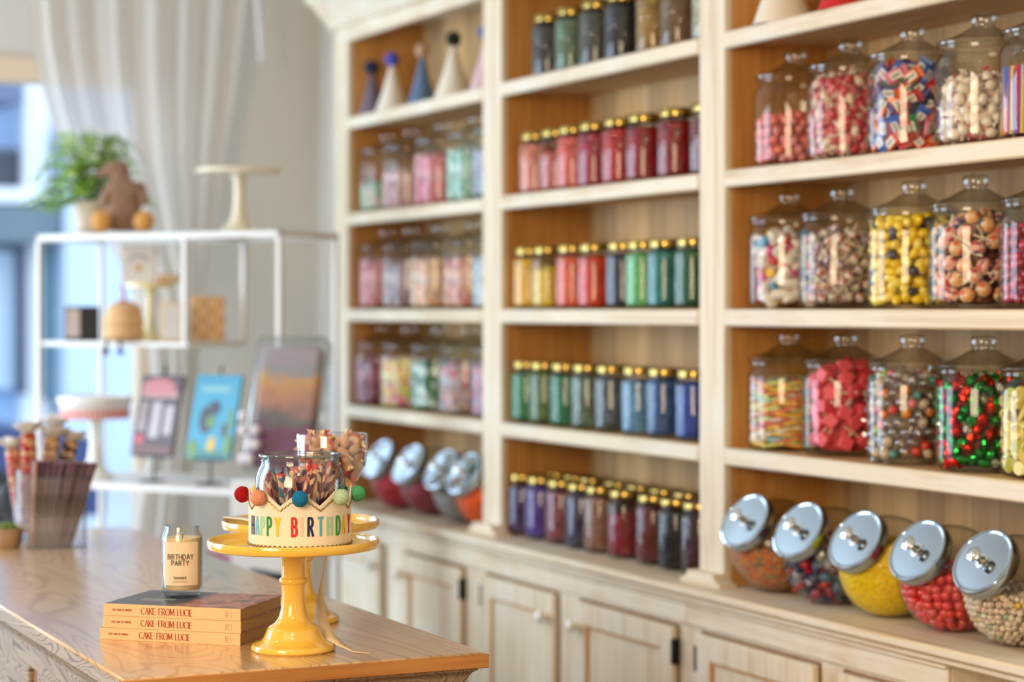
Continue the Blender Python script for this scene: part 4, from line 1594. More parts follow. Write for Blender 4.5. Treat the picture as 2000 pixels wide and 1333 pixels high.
for ch, ang, c in LC:
    b = MB()
    a0 = radians(ang)
    text_mesh(b, ch, .031, .0043, lambda u, v: cyl(a0 + u / CR, CR + .0009, .0265 + v), centers=[0], xs=.42 if ch not in 'I' else .3)
    part('letter_' + ch.lower(), b, flat('letter_thread', srgb(*c), .7), t, smooth=False)
PP = [(-90, (176, 10, 22), 'red'), (-45, (240, 160, 128), 'peach'), (0, (20, 124, 176), 'blue'), (45, (192, 220, 184), 'pale mint'), (90, (88, 184, 124), 'green'), (135, (14, 122, 44), 'dark green'), (180, (230, 120, 140), 'pink'), (225, (240, 196, 40), 'yellow')]
for ang, c, n_ in PP:
    b = MB().ball((0, 0, 0), .0145, 24, 16)
    rg = random.Random(ang)
    b.v = [tuple(Vector(v) * rg.uniform(.955, 1.03)) for v in b.v]
    a = radians(ang)
    rr_ = CR + .011
    mm = speckle('wool_' + n_.replace(' ', '_'), [srgb(*c), shade(srgb(*c), .9)], 500, .95, .5, gap=.8, coat=0)
    part('pompom', b, mm, t, n_ + ' pompom', loc=cyl(a, rr_, .0925))

# jar inside the crown
t = thing('open_glass_jar', 'open glass jar of striped candy sticks standing inside the birthday crown', 'jar', (CX, CY, PZ))
op = [(0, .003), (.068, .003), (.0755, .007), (.079, .016), (.080, .03), (.080, .110), (.079, .124), (.075, .137), (.070, .146), (.0685, .152), (.069, .156), (.0725, .159), (.0735, .162), (.0725, .165), (.0700, .1655), (.0680, .163)]
ip = [(.0655, .150), (.067, .144), (.0725, .134), (.0765, .121), (.0775, .108), (.0775, .03), (.073, .012), (0, .009)]
part('jar_body', MB().lathe(op, 64).lathe([(.068, .163)] + ip, 64), M_GLASSC, t)
M_RIM = glass('rim_glass', (.80, .86, .87, 1), (.40, .47, .49, 1), .03, 1.8, .10, .6)
b = MB()
for (rr0, zz0, tr) in ((.0715, .1622, .0030), (.0690, .1535, .0012)):
    b.tube([(rr0 * cos(2 * pi * i / 72), rr0 * sin(2 * pi * i / 72), zz0) for i in range(72)], tr, 10, closed=True)
part('rim', b, M_RIM, t, 'thick grey green glass rim')
# candy sticks in it
stk = [('purple', (96, 40, 72), (226, 190, 160)), ('orange', (232, 110, 50), (240, 190, 150)), ('red', (206, 40, 40), (236, 170, 130)), ('tan', (226, 184, 140), (200, 150, 110)), ('blue', (60, 120, 150), (220, 190, 170)), ('plum', (70, 36, 60), (190, 130, 120)), ('rose', (210, 90, 90), (240, 200, 190))]


def stripes(name, c1, c2, sc=130.0):
    m, nt, N, L, p = newmat(name)
    v = coords(N, L, (1, 1, 1))
    w_ = N.new('ShaderNodeTexWave')
    w_.wave_type = 'BANDS'
    w_.bands_direction = 'DIAGONAL'
    w_.inputs['Scale'].default_value = sc / 6.28
    w_.inputs['Distortion'].default_value = 1.5
    L.new(v, w_.inputs['Vector'])
    r = ramp(N, [(.0, srgb(*c1)), (.62, srgb(*c1)), (.72, srgb(*c2))])
    L.new(w_.outputs[0], r.inputs[0])
    L.new(r.outputs[0], p.inputs['Base Color'])
    p.inputs['Roughness'].default_value = .35
    return m


rg = random.Random(21)
smesh = {}
for n_, c1, c2 in stk:
    smesh[n_] = lib('c', MB().box(-.0045, .0045, -.0022, .0022, -.060, .060, .0015), stripes('stripe_' + n_, c1, c2))
for k in range(72):
    n_ = rg.choice([s_[0] for s_ in stk] + ['purple', 'plum', 'purple', 'red'])
    a = 2 * pi * k / 72 * 2 + rg.uniform(-.1, .1)
    ring = 0 if k < 46 else 1
    r0 = .052 - ring * .022
    tilt = rg.uniform(-.28, .28)
    lean = rg.uniform(.10, .26) * (1 if ring == 0 else .6)
    hgt = .066 + rg.uniform(-.006, .014) + (.010 if cos(a - atan2(CY, CX)) > .3 else 0)
    # top leans outwards and sideways
    top = Vector((sin(a) * sin(lean) + cos(a) * sin(tilt), -cos(a) * sin(lean) + sin(a) * sin(tilt), 1)).normalized()
    o = link('candy_stick', smesh[n_], None, (CX + r0 * sin(a), CY - r0 * cos(a), PZ + hgt + .002), (0, 0, 0))
    q = top.to_track_quat('Z', 'Y')
    o.rotation_euler = (q @ Euler((0, 0, rg.uniform(0, 3.1))).to_quaternion()).to_euler()
    tag(o, '%s striped candy stick in the jar inside the birthday crown' % n_, 'candy', '%s striped candy sticks in the crown jar' % n_)

# ribbon tail
b = MB()
rb = [(641, 1066, 3.93, .0065, .2), (634, 1100, 3.935, .0035, .8), (628, 1140, 3.94, .004, .5), (624, 1180, 3.93, .009, .1), (627, 1215, 3.90, .0125, 0), (642, 1245, 3.86, .0135, 0), (668, 1262, 3.835, .0115, 0), (700, 1278, 3.815, .0085, 0), (722, 1284, 3.80, .003, 0)]
pc_ = []
for i in range(len(rb) - 1):
    for k in range(6):
        t_ = k / 6
        s_ = t_ * t_ * (3 - 2 * t_)
        A, B_ = rb[i], rb[i + 1]
        pc_.append([A[j] + (B_[j] - A[j]) * t_ for j in range(5)])
pc_.append(list(rb[-1]))
for i, (px, py, Z, hw, tw_) in enumerate(pc_):
    x, y = at(px, Z)
    z = max(zz(py, Z), TZ + .0012)
    ang = tw_ * 1.4
    flatness = max(0, min(1, (i - 30) / 12))
    # along screen right, turning to lie on the table
    rx, ry = CS * cos(ang), -SN * cos(ang) + sin(ang) * .6
    if flatness > 0:
        rx, ry = rx * (1 - flatness) + (.35) * flatness, ry * (1 - flatness) + .9 * flatness
    for s_ in (-1, 1):
        b.v.append((x + rx * hw * s_, y + ry * hw * s_, z + (.0008 if s_ > 0 else 0)))
for i in range(len(pc_) - 1):
    b.f.append((2 * i, 2 * i + 1, 2 * i + 3, 2 * i + 2))
    b.m.append(0)
rib = single('ribbon', b, flat('cream_ribbon', srgb(236, 216, 176), .4), 'cream ribbon tail hanging from the crown down onto the table', 'ribbon')
md = rib.modifiers.new('s', 'SOLIDIFY')
md.thickness = .0005

# footed glass bowl of red sweets on the rear stand
GX, GY = at(649, 4.2)
t = thing('footed_glass_bowl', 'clear footed bowl of red wrapped sweets on the rear yellow stand', 'bowl', (GX, GY, PZ))
part('bowl', MB().lathe([(.006, .072), (.03, .076), (.05, .090), (.064, .115), (.069, .140), (.0695, .178), (.0685, .180), (.067, .178)], 40), glass('frosty_glass', (.92, .92, .95, 1), (.75, .72, .82, 1), .12, 1.4, .14), t)
part('foot', MB().lathe([(0, .001), (.042, .001), (.043, .004), (.020, .008), (.009, .016), (.007, .04), (.009, .066), (.006, .072)], 32), M_GLASSC, t)
rg = random.Random(8)
sw = [('red', (196, 44, 44)), ('peach', (230, 180, 140)), ('coral', (222, 110, 76)), ('rose', (222, 150, 136))]
smw = {n_: lib('c', twist(.0105, 1.6, 30 + i, 1.0), [cmat('sw_' + n_, c), cmat('sww_' + n_, (min(255, c[0] + 20), min(255, c[1] + 60), min(255, c[2] + 60)))]) for i, (n_, c) in enumerate(sw)}
pts = []
for lv in range(6):
    z = .090 + lv * .0150
    R = {0: .036, 1: .046, 2: .052, 3: .055, 4: .055, 5: .050}[lv]
    n = int(2 * pi * R / .027)
    for i in range(n):
        a = 2 * pi * i / n + lv * .4
        pts.append((R * cos(a), R * sin(a), z + rg.uniform(-.004, .004), a))
    if lv > 2:
        for i in range(5):
            a = 2 * pi * i / 5 + lv
            pts.append((R * .45 * cos(a), R * .45 * sin(a), z, a))
for (x, y, z, a) in pts:
    n_ = rg.choice(['red', 'peach', 'peach', 'coral', 'rose', 'rose'])
    o = link('wrapped_candy', smw[n_], None, (GX + x, GY + y, PZ + z), rrot(rg))
    tag(o, '%s wrapped sweet in the footed bowl on the rear yellow stand' % n_, 'candy', '%s sweets in the footed bowl' % n_)

# tongs on the rear plate
tx, ty = at(467, 4.2)
t = thing('serving_tongs', 'small steel tongs lying on the left rim of the rear yellow stand', 'tongs', (tx, ty, PZ + .002), radians(-20))
for s_ in (-1, 1):
    b = MB().tube([(-.030, s_ * .001, .014), (0, s_ * .008, .012), (.045, s_ * .013, .004)], [.003, .004, .0055], 8)
    part('arm', b, M_CHROME2, t)

# ------------------------------------------------------------------ books
CAKEPHOTO, nt, N, L, p = newmat('book_cover')
v = coords(N, L, (1, 1, 1))
sp = N.new('ShaderNodeSeparateXYZ')
L.new(v, sp.inputs[0])
no = N.new('ShaderNodeTexNoise')
no.inputs['Scale'].default_value = 26
no.inputs['Detail'].default_value = 4
L.new(v, no.inputs['Vector'])
pr = ramp(N, [(.30, srgb(70, 60, 56)), (.42, srgb(150, 90, 84)), (.52, srgb(206, 150, 130)), (.60, srgb(166, 96, 100)), (.72, srgb(110, 110, 70))])
L.new(no.outputs[0], pr.inputs[0])
st_ = ramp(N, [(.50, (0, 0, 0, 1)), (.56, (1, 1, 1, 1))])
mr = N.new('ShaderNodeMapRange')
mr.inputs[1].default_value = -.28
mr.inputs[2].default_value = 0
L.new(sp.outputs[0], mr.inputs[0])
L.new(mr.outputs[0], st_.inputs[0])
mx = N.new('ShaderNodeMix')
mx.data_type = 'RGBA'
L.new(st_.outputs[0], mx.inputs[0])
mx.inputs[6].default_value = srgb(52, 58, 66)
L.new(pr.outputs[0], mx.inputs[7])
L.new(mx.outputs[2], p.inputs['Base Color'])
p.inputs['Roughness'].default_value = .28
M_SPINE = flat('peach_spine', srgb(242, 200, 154), .6)
M_PAGES = wood('page_edges', srgb(196, 166, 128), srgb(160, 124, 92), 'x', 900, 0, .8, bump=.0)
M_REDINK = flat('red_ink', srgb(176, 70, 44), .6)
M_TITLE = flat('grey_ink', srgb(170, 176, 180), .5)
BL, BD, BT = .281, .197, .0220
bx, by = at(470, 3.893)
ang = atan2(-.185, .2095) + 0  # local +x runs along the spine to the right
offs = [(-.0005, 0), (.0005, .006), (0, .0075)]
words = ['bottom', 'middle', 'top']
for k in range(3):
    # local frame: x from -BL (left) to 0 (right end), y depth, z up
    t = thing('cookbook', 'cream-spined cookbook lettered CAKE FROM LUCIE, %s of the stack of three' % words[k], 'book',
              (bx, by, TZ + k * (BT + .0004)), ang, 'stack of three cookbooks')
    ox, sl = offs[k]
    x0, x1 = -BL + sl, 0 + ox
    b = MB().box(x0 + .002, x1 - .002, .002, BD - .003, .0012, BT - .0012)
    part('pages', b, M_PAGES, t, smooth=False)
    b = MB().box(x0, x1, .0012, BD, BT - .0012, BT, 0, 0).box(x0, x1, .0012, BD, 0, .0012, 0, 0)
    part('cover', b, CAKEPHOTO, t, smooth=False)
    b = MB().box(x0, x1, -.0006, .0012, 0, BT, .0005)
    sp_ = part('spine', b, M_SPINE, t, 'peach coloured spine', smooth=False)
    Lx = x1 - x0
    b = MB()
    fm = lambda u, v_: (u, -.0010, BT / 2 + v_)
    b1 = MB()
    wd = text_mesh(b1, 'CAKE FROM LUCIE', .0122, .0019, lambda u, v_: (0, 0, 0), .13, True, .0008, xs=.78)
    c0 = x0 + Lx * .475 - wd / 2
    text_mesh(b, 'CAKE FROM LUCIE', .0118, .0019, lambda u, v_: (u, -.0010, BT / 2 - .0061 + v_), .13, True, .0008, start=c0, xs=.78)
    part('title', b, M_REDINK, sp_, 'red title lettering', smooth=False)
    b = MB()
    text_mesh(b, 'LUCIE FRANC DE FERRIERES', .0030, .0006, lambda u, v_: (u, -.0010, BT / 2 - .0012 + v_), .22, start=x0 + .018, xs=.62)
    part('author_line', b, M_REDINK, sp_, smooth=False)
    b = MB()
    for i in range(7):
        for j in range(3):
            if (i + j) % 2 == 0:
                b.box(x1 - .0300 + j * .0022, x1 - .0284 + j * .0022, -.0011, -.0009, BT / 2 - .0055 + i * .0016, BT / 2 - .0045 + i * .0016)
    for i in range(6):
        b.box(x1 - .0190, x1 - .0182, -.0011, -.0009, BT / 2 - .006 + i * .0021, BT / 2 - .0048 + i * .0021)
    part('emblem', b, M_REDINK, sp_, 'small red publisher mark', smooth=False)
    if k == 2:
        b = MB()
        for r_ in range(2):
            for i in range(9 - 2 * r_):
                b.box(x0 + .045 + i * .007, x0 + .050 + i * .007, .075 - r_ * .018, .084 - r_ * .018, BT, BT + .0002)
        part('cover_lettering', b, M_TITLE, t, 'pale lettering on the dark cover', smooth=False)

# ------------------------------------------------------------------ candle
KZ = TZ + 3 * BT + .0008
kx, ky = at(356, 4.07)
t = thing('candle', 'lit-free jar candle labelled BIRTHDAY PARTY standing on the cookbooks', 'candle', (kx, ky, KZ + .0004), face(kx, ky))
t['label'] = 'cream jar candle labelled BIRTHDAY PARTY standing on the stacked cookbooks'
op = [(0, .003), (.026, .0015), (.029, 0), (.032, .002), (.0355, .006), (.038, .013), (.0385, .02), (.0385, .108), (.0375, .115), (.034, .124), (.0325, .128), (.0328, .1325), (.0318, .134)]
ip = [(.0305, .1325), (.0310, .124), (.035, .114), (.036, .108), (.036, .020), (.034, .014), (0, .0125)]
part('glass_cup', MB().lathe(op + ip, 56), M_GLASSC, t)
part('wax', MB().lathe([(0, .0135), (.0335, .0145), (.0355, .021), (.0355, .108), (.0345, .1115), (.02, .1095), (0, .1085)], 40), flat('cream_wax', srgb(244, 214, 160), .45, 0, .2), t)
wk = MB().tube([(0, 0, .1085), (.0005, 0, .113), (.0015, 0, .117)], .0009, 6)
part('wick', wk, M_BLACK, t)
b = MB()
A0 = radians(48)
A1 = -radians(60)
b.grid(lambda u, v_: cyl(A1 + (A0 - A1) * u, .0389, .024 + .0815 * v_), 24, 2)
M_LABEL = flat('label_paper', srgb(244, 222, 190), .6)
lab = part('paper_label', b, M_LABEL, t, 'pale label')
b = MB()
A_ = radians(-6)


def centred(b, s, h, w, z, space=.16, xs=1.0, **kw):
    tmp = MB()
    wd = text_mesh(tmp, s, h, w, lambda u, v_: (0, 0, 0), space, xs=xs) - space * h
    text_mesh(b, s, h, w, lambda u, v_: cyl(A_ + u / .0390, .03915, z + v_), space, xs=xs, start=-wd / 2, **kw)


centred(b, 'BIRTHDAY', .0088, .0016, .0735, .24, .88)
centred(b, 'PARTY', .0088, .0016, .0620, .24, .88)
part('title', b, M_BLACK, lab, smooth=False)
b = MB()
centred(b, 'homesick', .0058, .0009, .0365, .14, .9)
part('maker_name', b, flat('brown_ink', srgb(60, 46, 36), .6), lab, smooth=False)
b = MB()
for r_, nn in ((0, 14), (1, 17)):
    for i in range(nn):
        u = (i - nn / 2) * .00175
        b.grid(lambda uu, vv: cyl(A_ + (u + uu * .0012) / .039, .03915, .0322 - r_ * .0022 + vv * .0008), 1, 1)
part('small_print', b, flat('pale_ink', srgb(130, 100, 76), .6), lab, smooth=False)

# ------------------------------------------------------------------ back of the table: straw box, bundles, succulent
ax, ay = at(108, 5.53)
ang_t = face(ax, ay) + .06
t = thing('acrylic_box', 'clear acrylic box of purple brown candy straws at the far end of the table', 'box', (ax, ay, TZ), ang_t)
b = MB()
w2, d2, hh, th_ = .076, .055, .185, .003
b.box(-w2, w2, -d2, -d2 + th_, 0, hh).box(-w2, w2, d2 - th_, d2, 0, hh).box(-w2, -w2 + th_, -d2, d2, 0, hh).box(w2 - th_, w2, -d2, d2, 0, hh).box(-w2, w2, -d2, d2, 0, th_)
part('box_body', b, glass('acrylic', (.96, .97, .98, 1), (.8, .85, .95, 1), .05, 2.0, .10), t, smooth=False)
rg = random.Random(4)
straw = {}
for n_, c1, c2 in (('purple brown', (120, 90, 100), (176, 140, 142)), ('copper', (200, 146, 126), (226, 184, 164)), ('mauve', (122, 96, 116), (160, 140, 160)), ('dark plum', (92, 70, 80), (140, 112, 122))):
    straw[n_] = lib('c', MB().tube([(0, 0, 0), (0, 0, .205)], .0042, 8).tube([(0, 0, .20), (.001, 0, .215)], [.003, .007], 8), stripes('straw_' + n_.replace(' ', '_'), c1, c2, 40))
Mt = Matrix.Translation((ax, ay, TZ)) @ Matrix.Rotation(ang_t, 4, 'Z')
for iy in range(5):
    for ix in range(14):
        n_ = rg.choice(list(straw))
        lx = -w2 + .009 + ix * .0094 + (.003 if iy % 2 else 0)
        ly = -d2 + .013 + iy * .0195
        lean = .06 + .42 * (ix / 13)
        o = link('candy_straw', straw[n_], None, Mt @ Vector((min(lx * .80 - .008, w2 - .008), ly * .9, .005 + .001)), (rg.uniform(-.03, .03), lean * .62 + rg.uniform(-.02, .02), ang_t))
        tag(o, '%s candy straw standing in the acrylic box on the table' % n_, 'candy', '%s candy straws in the acrylic box' % n_)

mx_, my_ = at(72, 5.72)
t = thing('glass_mug', 'clear glass mug with a handle behind the acrylic box', 'mug', (mx_, my_, TZ), face(mx_, my_))
part('cup', MB().lathe([(0, .004), (.052, .004), (.056, .012), (.058, .05), (.060, .185), (.058, .187), (.056, .184), (.054, .03), (0, .012)], 32), M_GLASSC, t)
part('handle', MB().tube([(-.058, 0, .15), (-.085, 0, .14), (-.098, 0, .10), (-.085, 0, .06), (-.057, 0, .05)], .007, 10), M_GLASSC, t)
bund = [(-.014, -.026, -.03, .0, 'red and white', (190, 40, 30), .27), (.010, -.020, .12, .1, 'brown', (170, 130, 100), .26), (.030, .010, .24, .0, 'black and tan', (60, 50, 46), .255), (.004, .030, .14, .0, 'orange', (226, 110, 50), .285), (-.036, .010, -.12, 0, 'rose', (206, 100, 96), .23)]
for k, (dx, dy, ln, sd, n_, c, h_) in enumerate(bund):
    ca, sa = cos(face(mx_, my_)), sin(face(mx_, my_))
    px_, py_ = mx_ + dx * ca - dy * sa, my_ + dx * sa + dy * ca
    t = thing('wrapped_candy_roll', '%s wrapped candy roll with a white frilled top in the glass mug' % n_, 'candy', (px_, py_, TZ + .015), 0, 'candy rolls in the glass mug')
    t.rotation_euler = (0, ln, face(mx_, my_))
    r_ = .0205
    b = MB().lathe([(0, 0), (r_ * .8, 0), (r_ * .85, .06), (r_, .12), (r_, h_ - .012), (r_ * .9, h_ - .004), (0, h_)], 16)
    part('roll', b, speckle('roll_' + n_.split()[0], [srgb(*c), srgb(226, 190, 150), srgb(190, 140, 100), shade(srgb(*c), .7)], 60, .5, .2, (1, 1, 1.8), gap=.8), t)
    b = MB()
    rg2 = random.Random(k)
    for i in range(40):
        a = rg2.uniform(0, 6.28)
        q = rg2.uniform(.006, .026)
        d_ = Vector((cos(a) * .7, sin(a) * .7, rg2.uniform(.3, 1.0))).normalized()
        o_ = Vector((q * cos(a) * .4, q * sin(a) * .4, h_ - .006))
        e_ = o_ + d_ * rg2.uniform(.025, .045)
        n_ = Vector((-sin(a), cos(a), 0)) * .011
        b.add([o_, e_ + n_, e_ + d_ * .004, e_ - n_], [(0, 1, 2), (0, 2, 3)], 0)
    part('frill', b, flat('white_frill', srgb(250, 248, 246), .7), t, 'white frilled top')

ux, uy = at(14, 5.50)
t = thing('succulent_pot', 'small green succulent in a tan pot at the far left of the table', 'potted plant', (ux, uy, TZ))
part('pot', MB().lathe([(0, 0), (.030, 0), (.036, .01), (.040, .045), (.038, .05), (.034, .046), (0, .040)], 24), flat('tan_pot', srgb(170, 140, 110), .8), t)
b = MB()
for ringi, (nn, el, ll) in enumerate(((9, .25, .032), (7, .7, .028), (5, 1.1, .022))):
    for i in range(nn):
        a = 2 * pi * i / nn + ringi * .5
        d = Vector((cos(a) * cos(el), sin(a) * cos(el), sin(el)))
        q = d.to_track_quat('Z', 'Y').to_matrix().to_4x4()
        b.lathe([(0, 0), (.006, .004), (.008, ll * .55), (.004, ll * .9), (0, ll)], 8, M=Matrix.Translation((0, 0, .045)) @ q)
part('leaves', b, flat('succulent_green', srgb(110, 130, 40), .5), t)

# ------------------------------------------------------------------ white rack by the window
RFx, RFy = at(545.3, 7.0)
et = Vector((-.605, .796))
LFx, LFy = RFx + et.x, RFy + et.y
RANG = atan2(-.796, .605)
ex, ey = Vector((.605, -.796)), Vector((.796, .605))


def rk(lx, ly, z=0):
    return (LFx + ex.x * lx + ey.x * ly, LFy + ex.y * lx + ey.y * ly, z)


def rk_px(px, ly):                      # measured column -> coordinate along the rack
    rx, ry = ray(px)
    # (LF + ex*l + ey*ly) cross ray = 0
    ox, oy = LFx + ey.x * ly, LFy + ey.y * ly
    return (oy * rx - ox * ry) / (ex.x * ry - ex.y * rx)


TOPZ = EYE + .258
MIDZ = EYE - .110
LOWZ = EYE - .592
RD = .34
t = thing('display_rack', 'white metal display rack in front of the window', 'shelf rack', (LFx, LFy, 0), RANG)
q = .009
b = MB()
for (lx, ly) in ((0, 0), (1.0, 0), (0, RD), (1.0, RD)):
    pb_ = MB().box(lx - q, lx + q, ly - q, ly + q, 0, TOPZ, .002)
    part('post', pb_, M_WHITEP, t)
for (lx, ly) in ((.623, 0), (.623, RD)):
    pb_ = MB().box(lx - q, lx + q, ly - q, ly + q, MIDZ, TOPZ - .02, .002)
    part('short_post', pb_, M_WHITEP, t)
b = MB()
for ly in (0, RD):
    b.box(-q, 1 + q, ly - q, ly + q, TOPZ - .022, TOPZ, .002)
for lx in (0, .623, 1):
    b.box(lx - q, lx + q, 0, RD, TOPZ - .022, TOPZ - .001, .002)
part('top_frame', b, M_WHITEP, t)
b = MB().box(0, 1, 0, RD, TOPZ - .001, TOPZ + .003)
part('top_glass', b, M_PANE, t, 'clear glass top shelf', smooth=False)
b = MB().box(0, .634, 0, RD, MIDZ - .018, MIDZ, .002)
part('shelf', b, M_WHITEP, t, 'short middle shelf')
b = MB().box(-.02, 1.0 + q, -.02, .46, LOWZ - .022, LOWZ, .003)
part('shelf', b, M_WHITEP, t, 'deep white lower shelf')
b = MB().box(0, 1.0, 0, RD, .18, .20, .002)
part('shelf', b, M_WHITEP, t, 'bottom shelf near the floor')

# plant in a pot on the rack
fl = rk_px(178, .2)
px_, py_, _ = rk(fl, .2)
t = thing('potted_fern', 'leafy green fern in a pale pot on top of the rack', 'potted plant', (px_, py_, TOPZ + .003))
part('pot', MB().lathe([(0, 0), (.045, 0), (.050, .01), (.060, .10), (.064, .118), (.060, .122), (.054, .116), (.050, .105), (0, .10)], 28), flat('pale_pot', srgb(214, 196, 172), .8), t)
fol = MB()
stm = MB()
rg = random.Random(7)
for k in range(84):
    a = rg.uniform(0, 6.28)
    if k % 3 == 0:
        a = rg.uniform(2.2, 4.0)
    elif k % 5 == 0:
        a = rg.uniform(-.9, .1)
    reach = rg.uniform(.10, .235)
    rise = rg.uniform(.02, .27)
    reach *= 1.12 - .35 * (rise / .27)
    pts = []
    for i in range(9):
        s_ = i / 8
        pts.append(Vector((reach * cos(a) * s_, reach * sin(a) * s_, .11 + rise * sin(s_ * 2.2) - .04 * s_ * s_)))
    stm.tube(pts, .0012, 4)
    for i in range(2, 9):
        for s_ in (-1, 1):
            d = (pts[i] - pts[i - 1]).normalized()
            sd = Vector((-d.y, d.x, 0)).normalized() * s_
            l_ = rg.uniform(.026, .042)
            tip = pts[i] + (sd * .8 + d * .5).normalized() * l_ + Vector((0, 0, rg.uniform(-.008, .006)))
            md_ = (pts[i] + tip) / 2 + d * l_ * .28 + Vector((0, 0, .003))
            m2_ = (pts[i] + tip) / 2 - d * l_ * .28 + Vector((0, 0, .003))
            fol.add([pts[i], md_, tip, m2_], [(0, 1, 2, 3)], 0)
fm_, nt, N, L, p = newmat('fern_leaf')
v = coords(N, L, (1, 1, 1))
no = N.new('ShaderNodeTexNoise')
no.inputs['Scale'].default_value = 18
L.new(v, no.inputs['Vector'])
r_ = ramp(N, [(.35, srgb(96, 148, 56)), (.65, srgb(172, 204, 70))])
L.new(no.outputs[0], r_.inputs[0])
L.new(r_.outputs[0], p.inputs['Base Color'])
p.inputs['Roughness'].default_value = .5
p.inputs['Transmission Weight'].default_value = 0.0
part('foliage', fol, fm_, t, smooth=False)
part('stems', stm, flat('fern_stem', srgb(90, 120, 50), .7), t)


# plush animal
def skin(name, verts, edges, radii, mat, levels=2):
    me = bpy.data.meshes.new(name)
    me.from_pydata(verts, edges, [])
    o = bpy.data.objects.new(name, me)
    COL.objects.link(o)
    sk = o.modifiers.new('skin', 'SKIN')
    if not me.skin_vertices:
        pass
    sv = me.skin_vertices[0].data
    for i, r in enumerate(radii):
        sv[i].radius = (r, r) if not isinstance(r, tuple) else r
        sv[i].use_root = (i == 0)
    ss = o.modifiers.new('sub', 'SUBSURF')
    ss.levels = ss.render_levels = levels
    dg = bpy.context.evaluated_depsgraph_get()
    me2 = bpy.data.meshes.new_from_object(o.evaluated_get(dg))
    bpy.data.objects.remove(o)
    me2.materials.clear()
    me2.materials.append(mat)
    me2.shade_smooth()
    return me2


M_PLUSH = flat('brown_plush', srgb(150, 116, 94), .95)
px_, py_, _ = rk(rk_px(240, .10), .10)
t = thing('plush_animal', 'brown plush animal with a pointed snout and orange feet on the rack top', 'plush toy', (px_, py_, TOPZ + .003), face(px_, py_))
t.scale = (1.28, 1.28, 1.38)
bv = [(0, 0, .035), (0, 0, .075), (-.002, 0, .108), (-.004, 0, .135), (-.004, 0, .162), (-.002, 0, .184), (-.040, -.008, .158), (-.070, -.012, .144),
      (.040, -.012, .115), (.062, -.030, .07), (-.036, -.016, .110), (-.054, -.034, .066), (.035, -.03, .025), (.052, -.06, .02), (-.032, -.03, .025), (-.052, -.058, .02)]
be = [(0, 1), (1, 2), (2, 3), (3, 4), (4, 5), (4, 6), (6, 7), (2, 8), (8, 9), (2, 10), (10, 11), (0, 12), (12, 13), (0, 14), (14, 15)]
br = [.042, .044, .033, .018, .034, .030, .016, .005, .017, .015, .017, .015, .022, .018, .022, .018]
try:
    me_ = skin('body', bv, be, br, M_PLUSH)
    link('body', me_, t)
except Exception as e_:
    b = MB().ball((0, 0, .07), .06, 20, 14, sc=(1, .9, 1.2)).ball((-.006, 0, .185), .040, 18, 12)
    part('body', b, M_PLUSH, t)
M_OFEET = flat('orange_plush', srgb(214, 156, 84), .95)
for s_ in (-1, 1):
    part('foot', MB().ball((0, 0, 0), .027, 16, 10, sc=(1, .62, 1)), M_OFEET, t, 'orange round foot', loc=(s_ * .056, -.074, .028))
    part('eye', MB().ball((0, 0, 0), .004, 8, 6), M_BLACK, t, 'black bead eye', loc=(-.020 + s_ * .014 + .004, -.030, .194))

# ivory cake stand on the rack
SHAPE2 = [(0, 0), (.066, 0), (.068, .005), (.058, .013), (.040, .028), (.027, .05), (.020, .085), (.018, .130), (.019, .170), (.026, .190), (.08, .195), (.144, .199), (.147, .205), (.145, .213), (.137, .209), (0, .207)]


def ivory(px, ly, z, label, mat, k=1.0, prof=SHAPE2):
    x, y, _ = rk(rk_px(px, ly), ly)
    t = thing('cake_stand', label, 'cake stand', (x, y, z), 0)
    j = 9
    part('pedestal', MB().lathe([(r * k, h * k) for r, h in prof[:j + 1]], 40), mat, t)
    part('plate', MB().lathe([(r * k, h * k) for r, h in prof[j:]], 48), mat, t)
    return t, x, y


ivory(467, .17, TOPZ + .003, 'empty ivory cake stand on top of the rack', M_PORC)
# mid shelf
yst, yx, yy_ = ivory(292, .22, MIDZ, 'butter yellow cake stand on the middle shelf of the rack', flat('butter_glaze', srgb(240, 220, 160), .2, 0, .4), .80, [(r * .8 if r < .07 else r * .72, h * 1.18) for r, h in SHAPE2])


def boxy(name, px, ly, z, w_, d_, h_, mats, label, cat, rz=0.0, panel=None, pm=None, bev=.003):
    x, y, _ = rk(rk_px(px, ly), ly)
    t = thing(name, label, cat, (x, y, z), RANG + rz)
    part('body', MB().box(-w_ / 2, w_ / 2, -d_ / 2, d_ / 2, 0, h_, bev), mats, t)
    if panel:
        x0, x1, z0, z1 = panel
        part('front_label', MB().box(x0, x1, -d_ / 2 - .0012, -d_ / 2 - .0002, z0, z1), pm, t, smooth=False)
    return t


FR = face(LFx, LFy) - RANG
boxy('gift_box', 160, .12, MIDZ, .118, .07, .120, flat('black_card', srgb(34, 36, 40), .6), 'black gift box with a pale front label on the rack', 'box', FR, (-.055, -.008, .012, .112), flat('pale_card', srgb(206, 190, 184), .6))
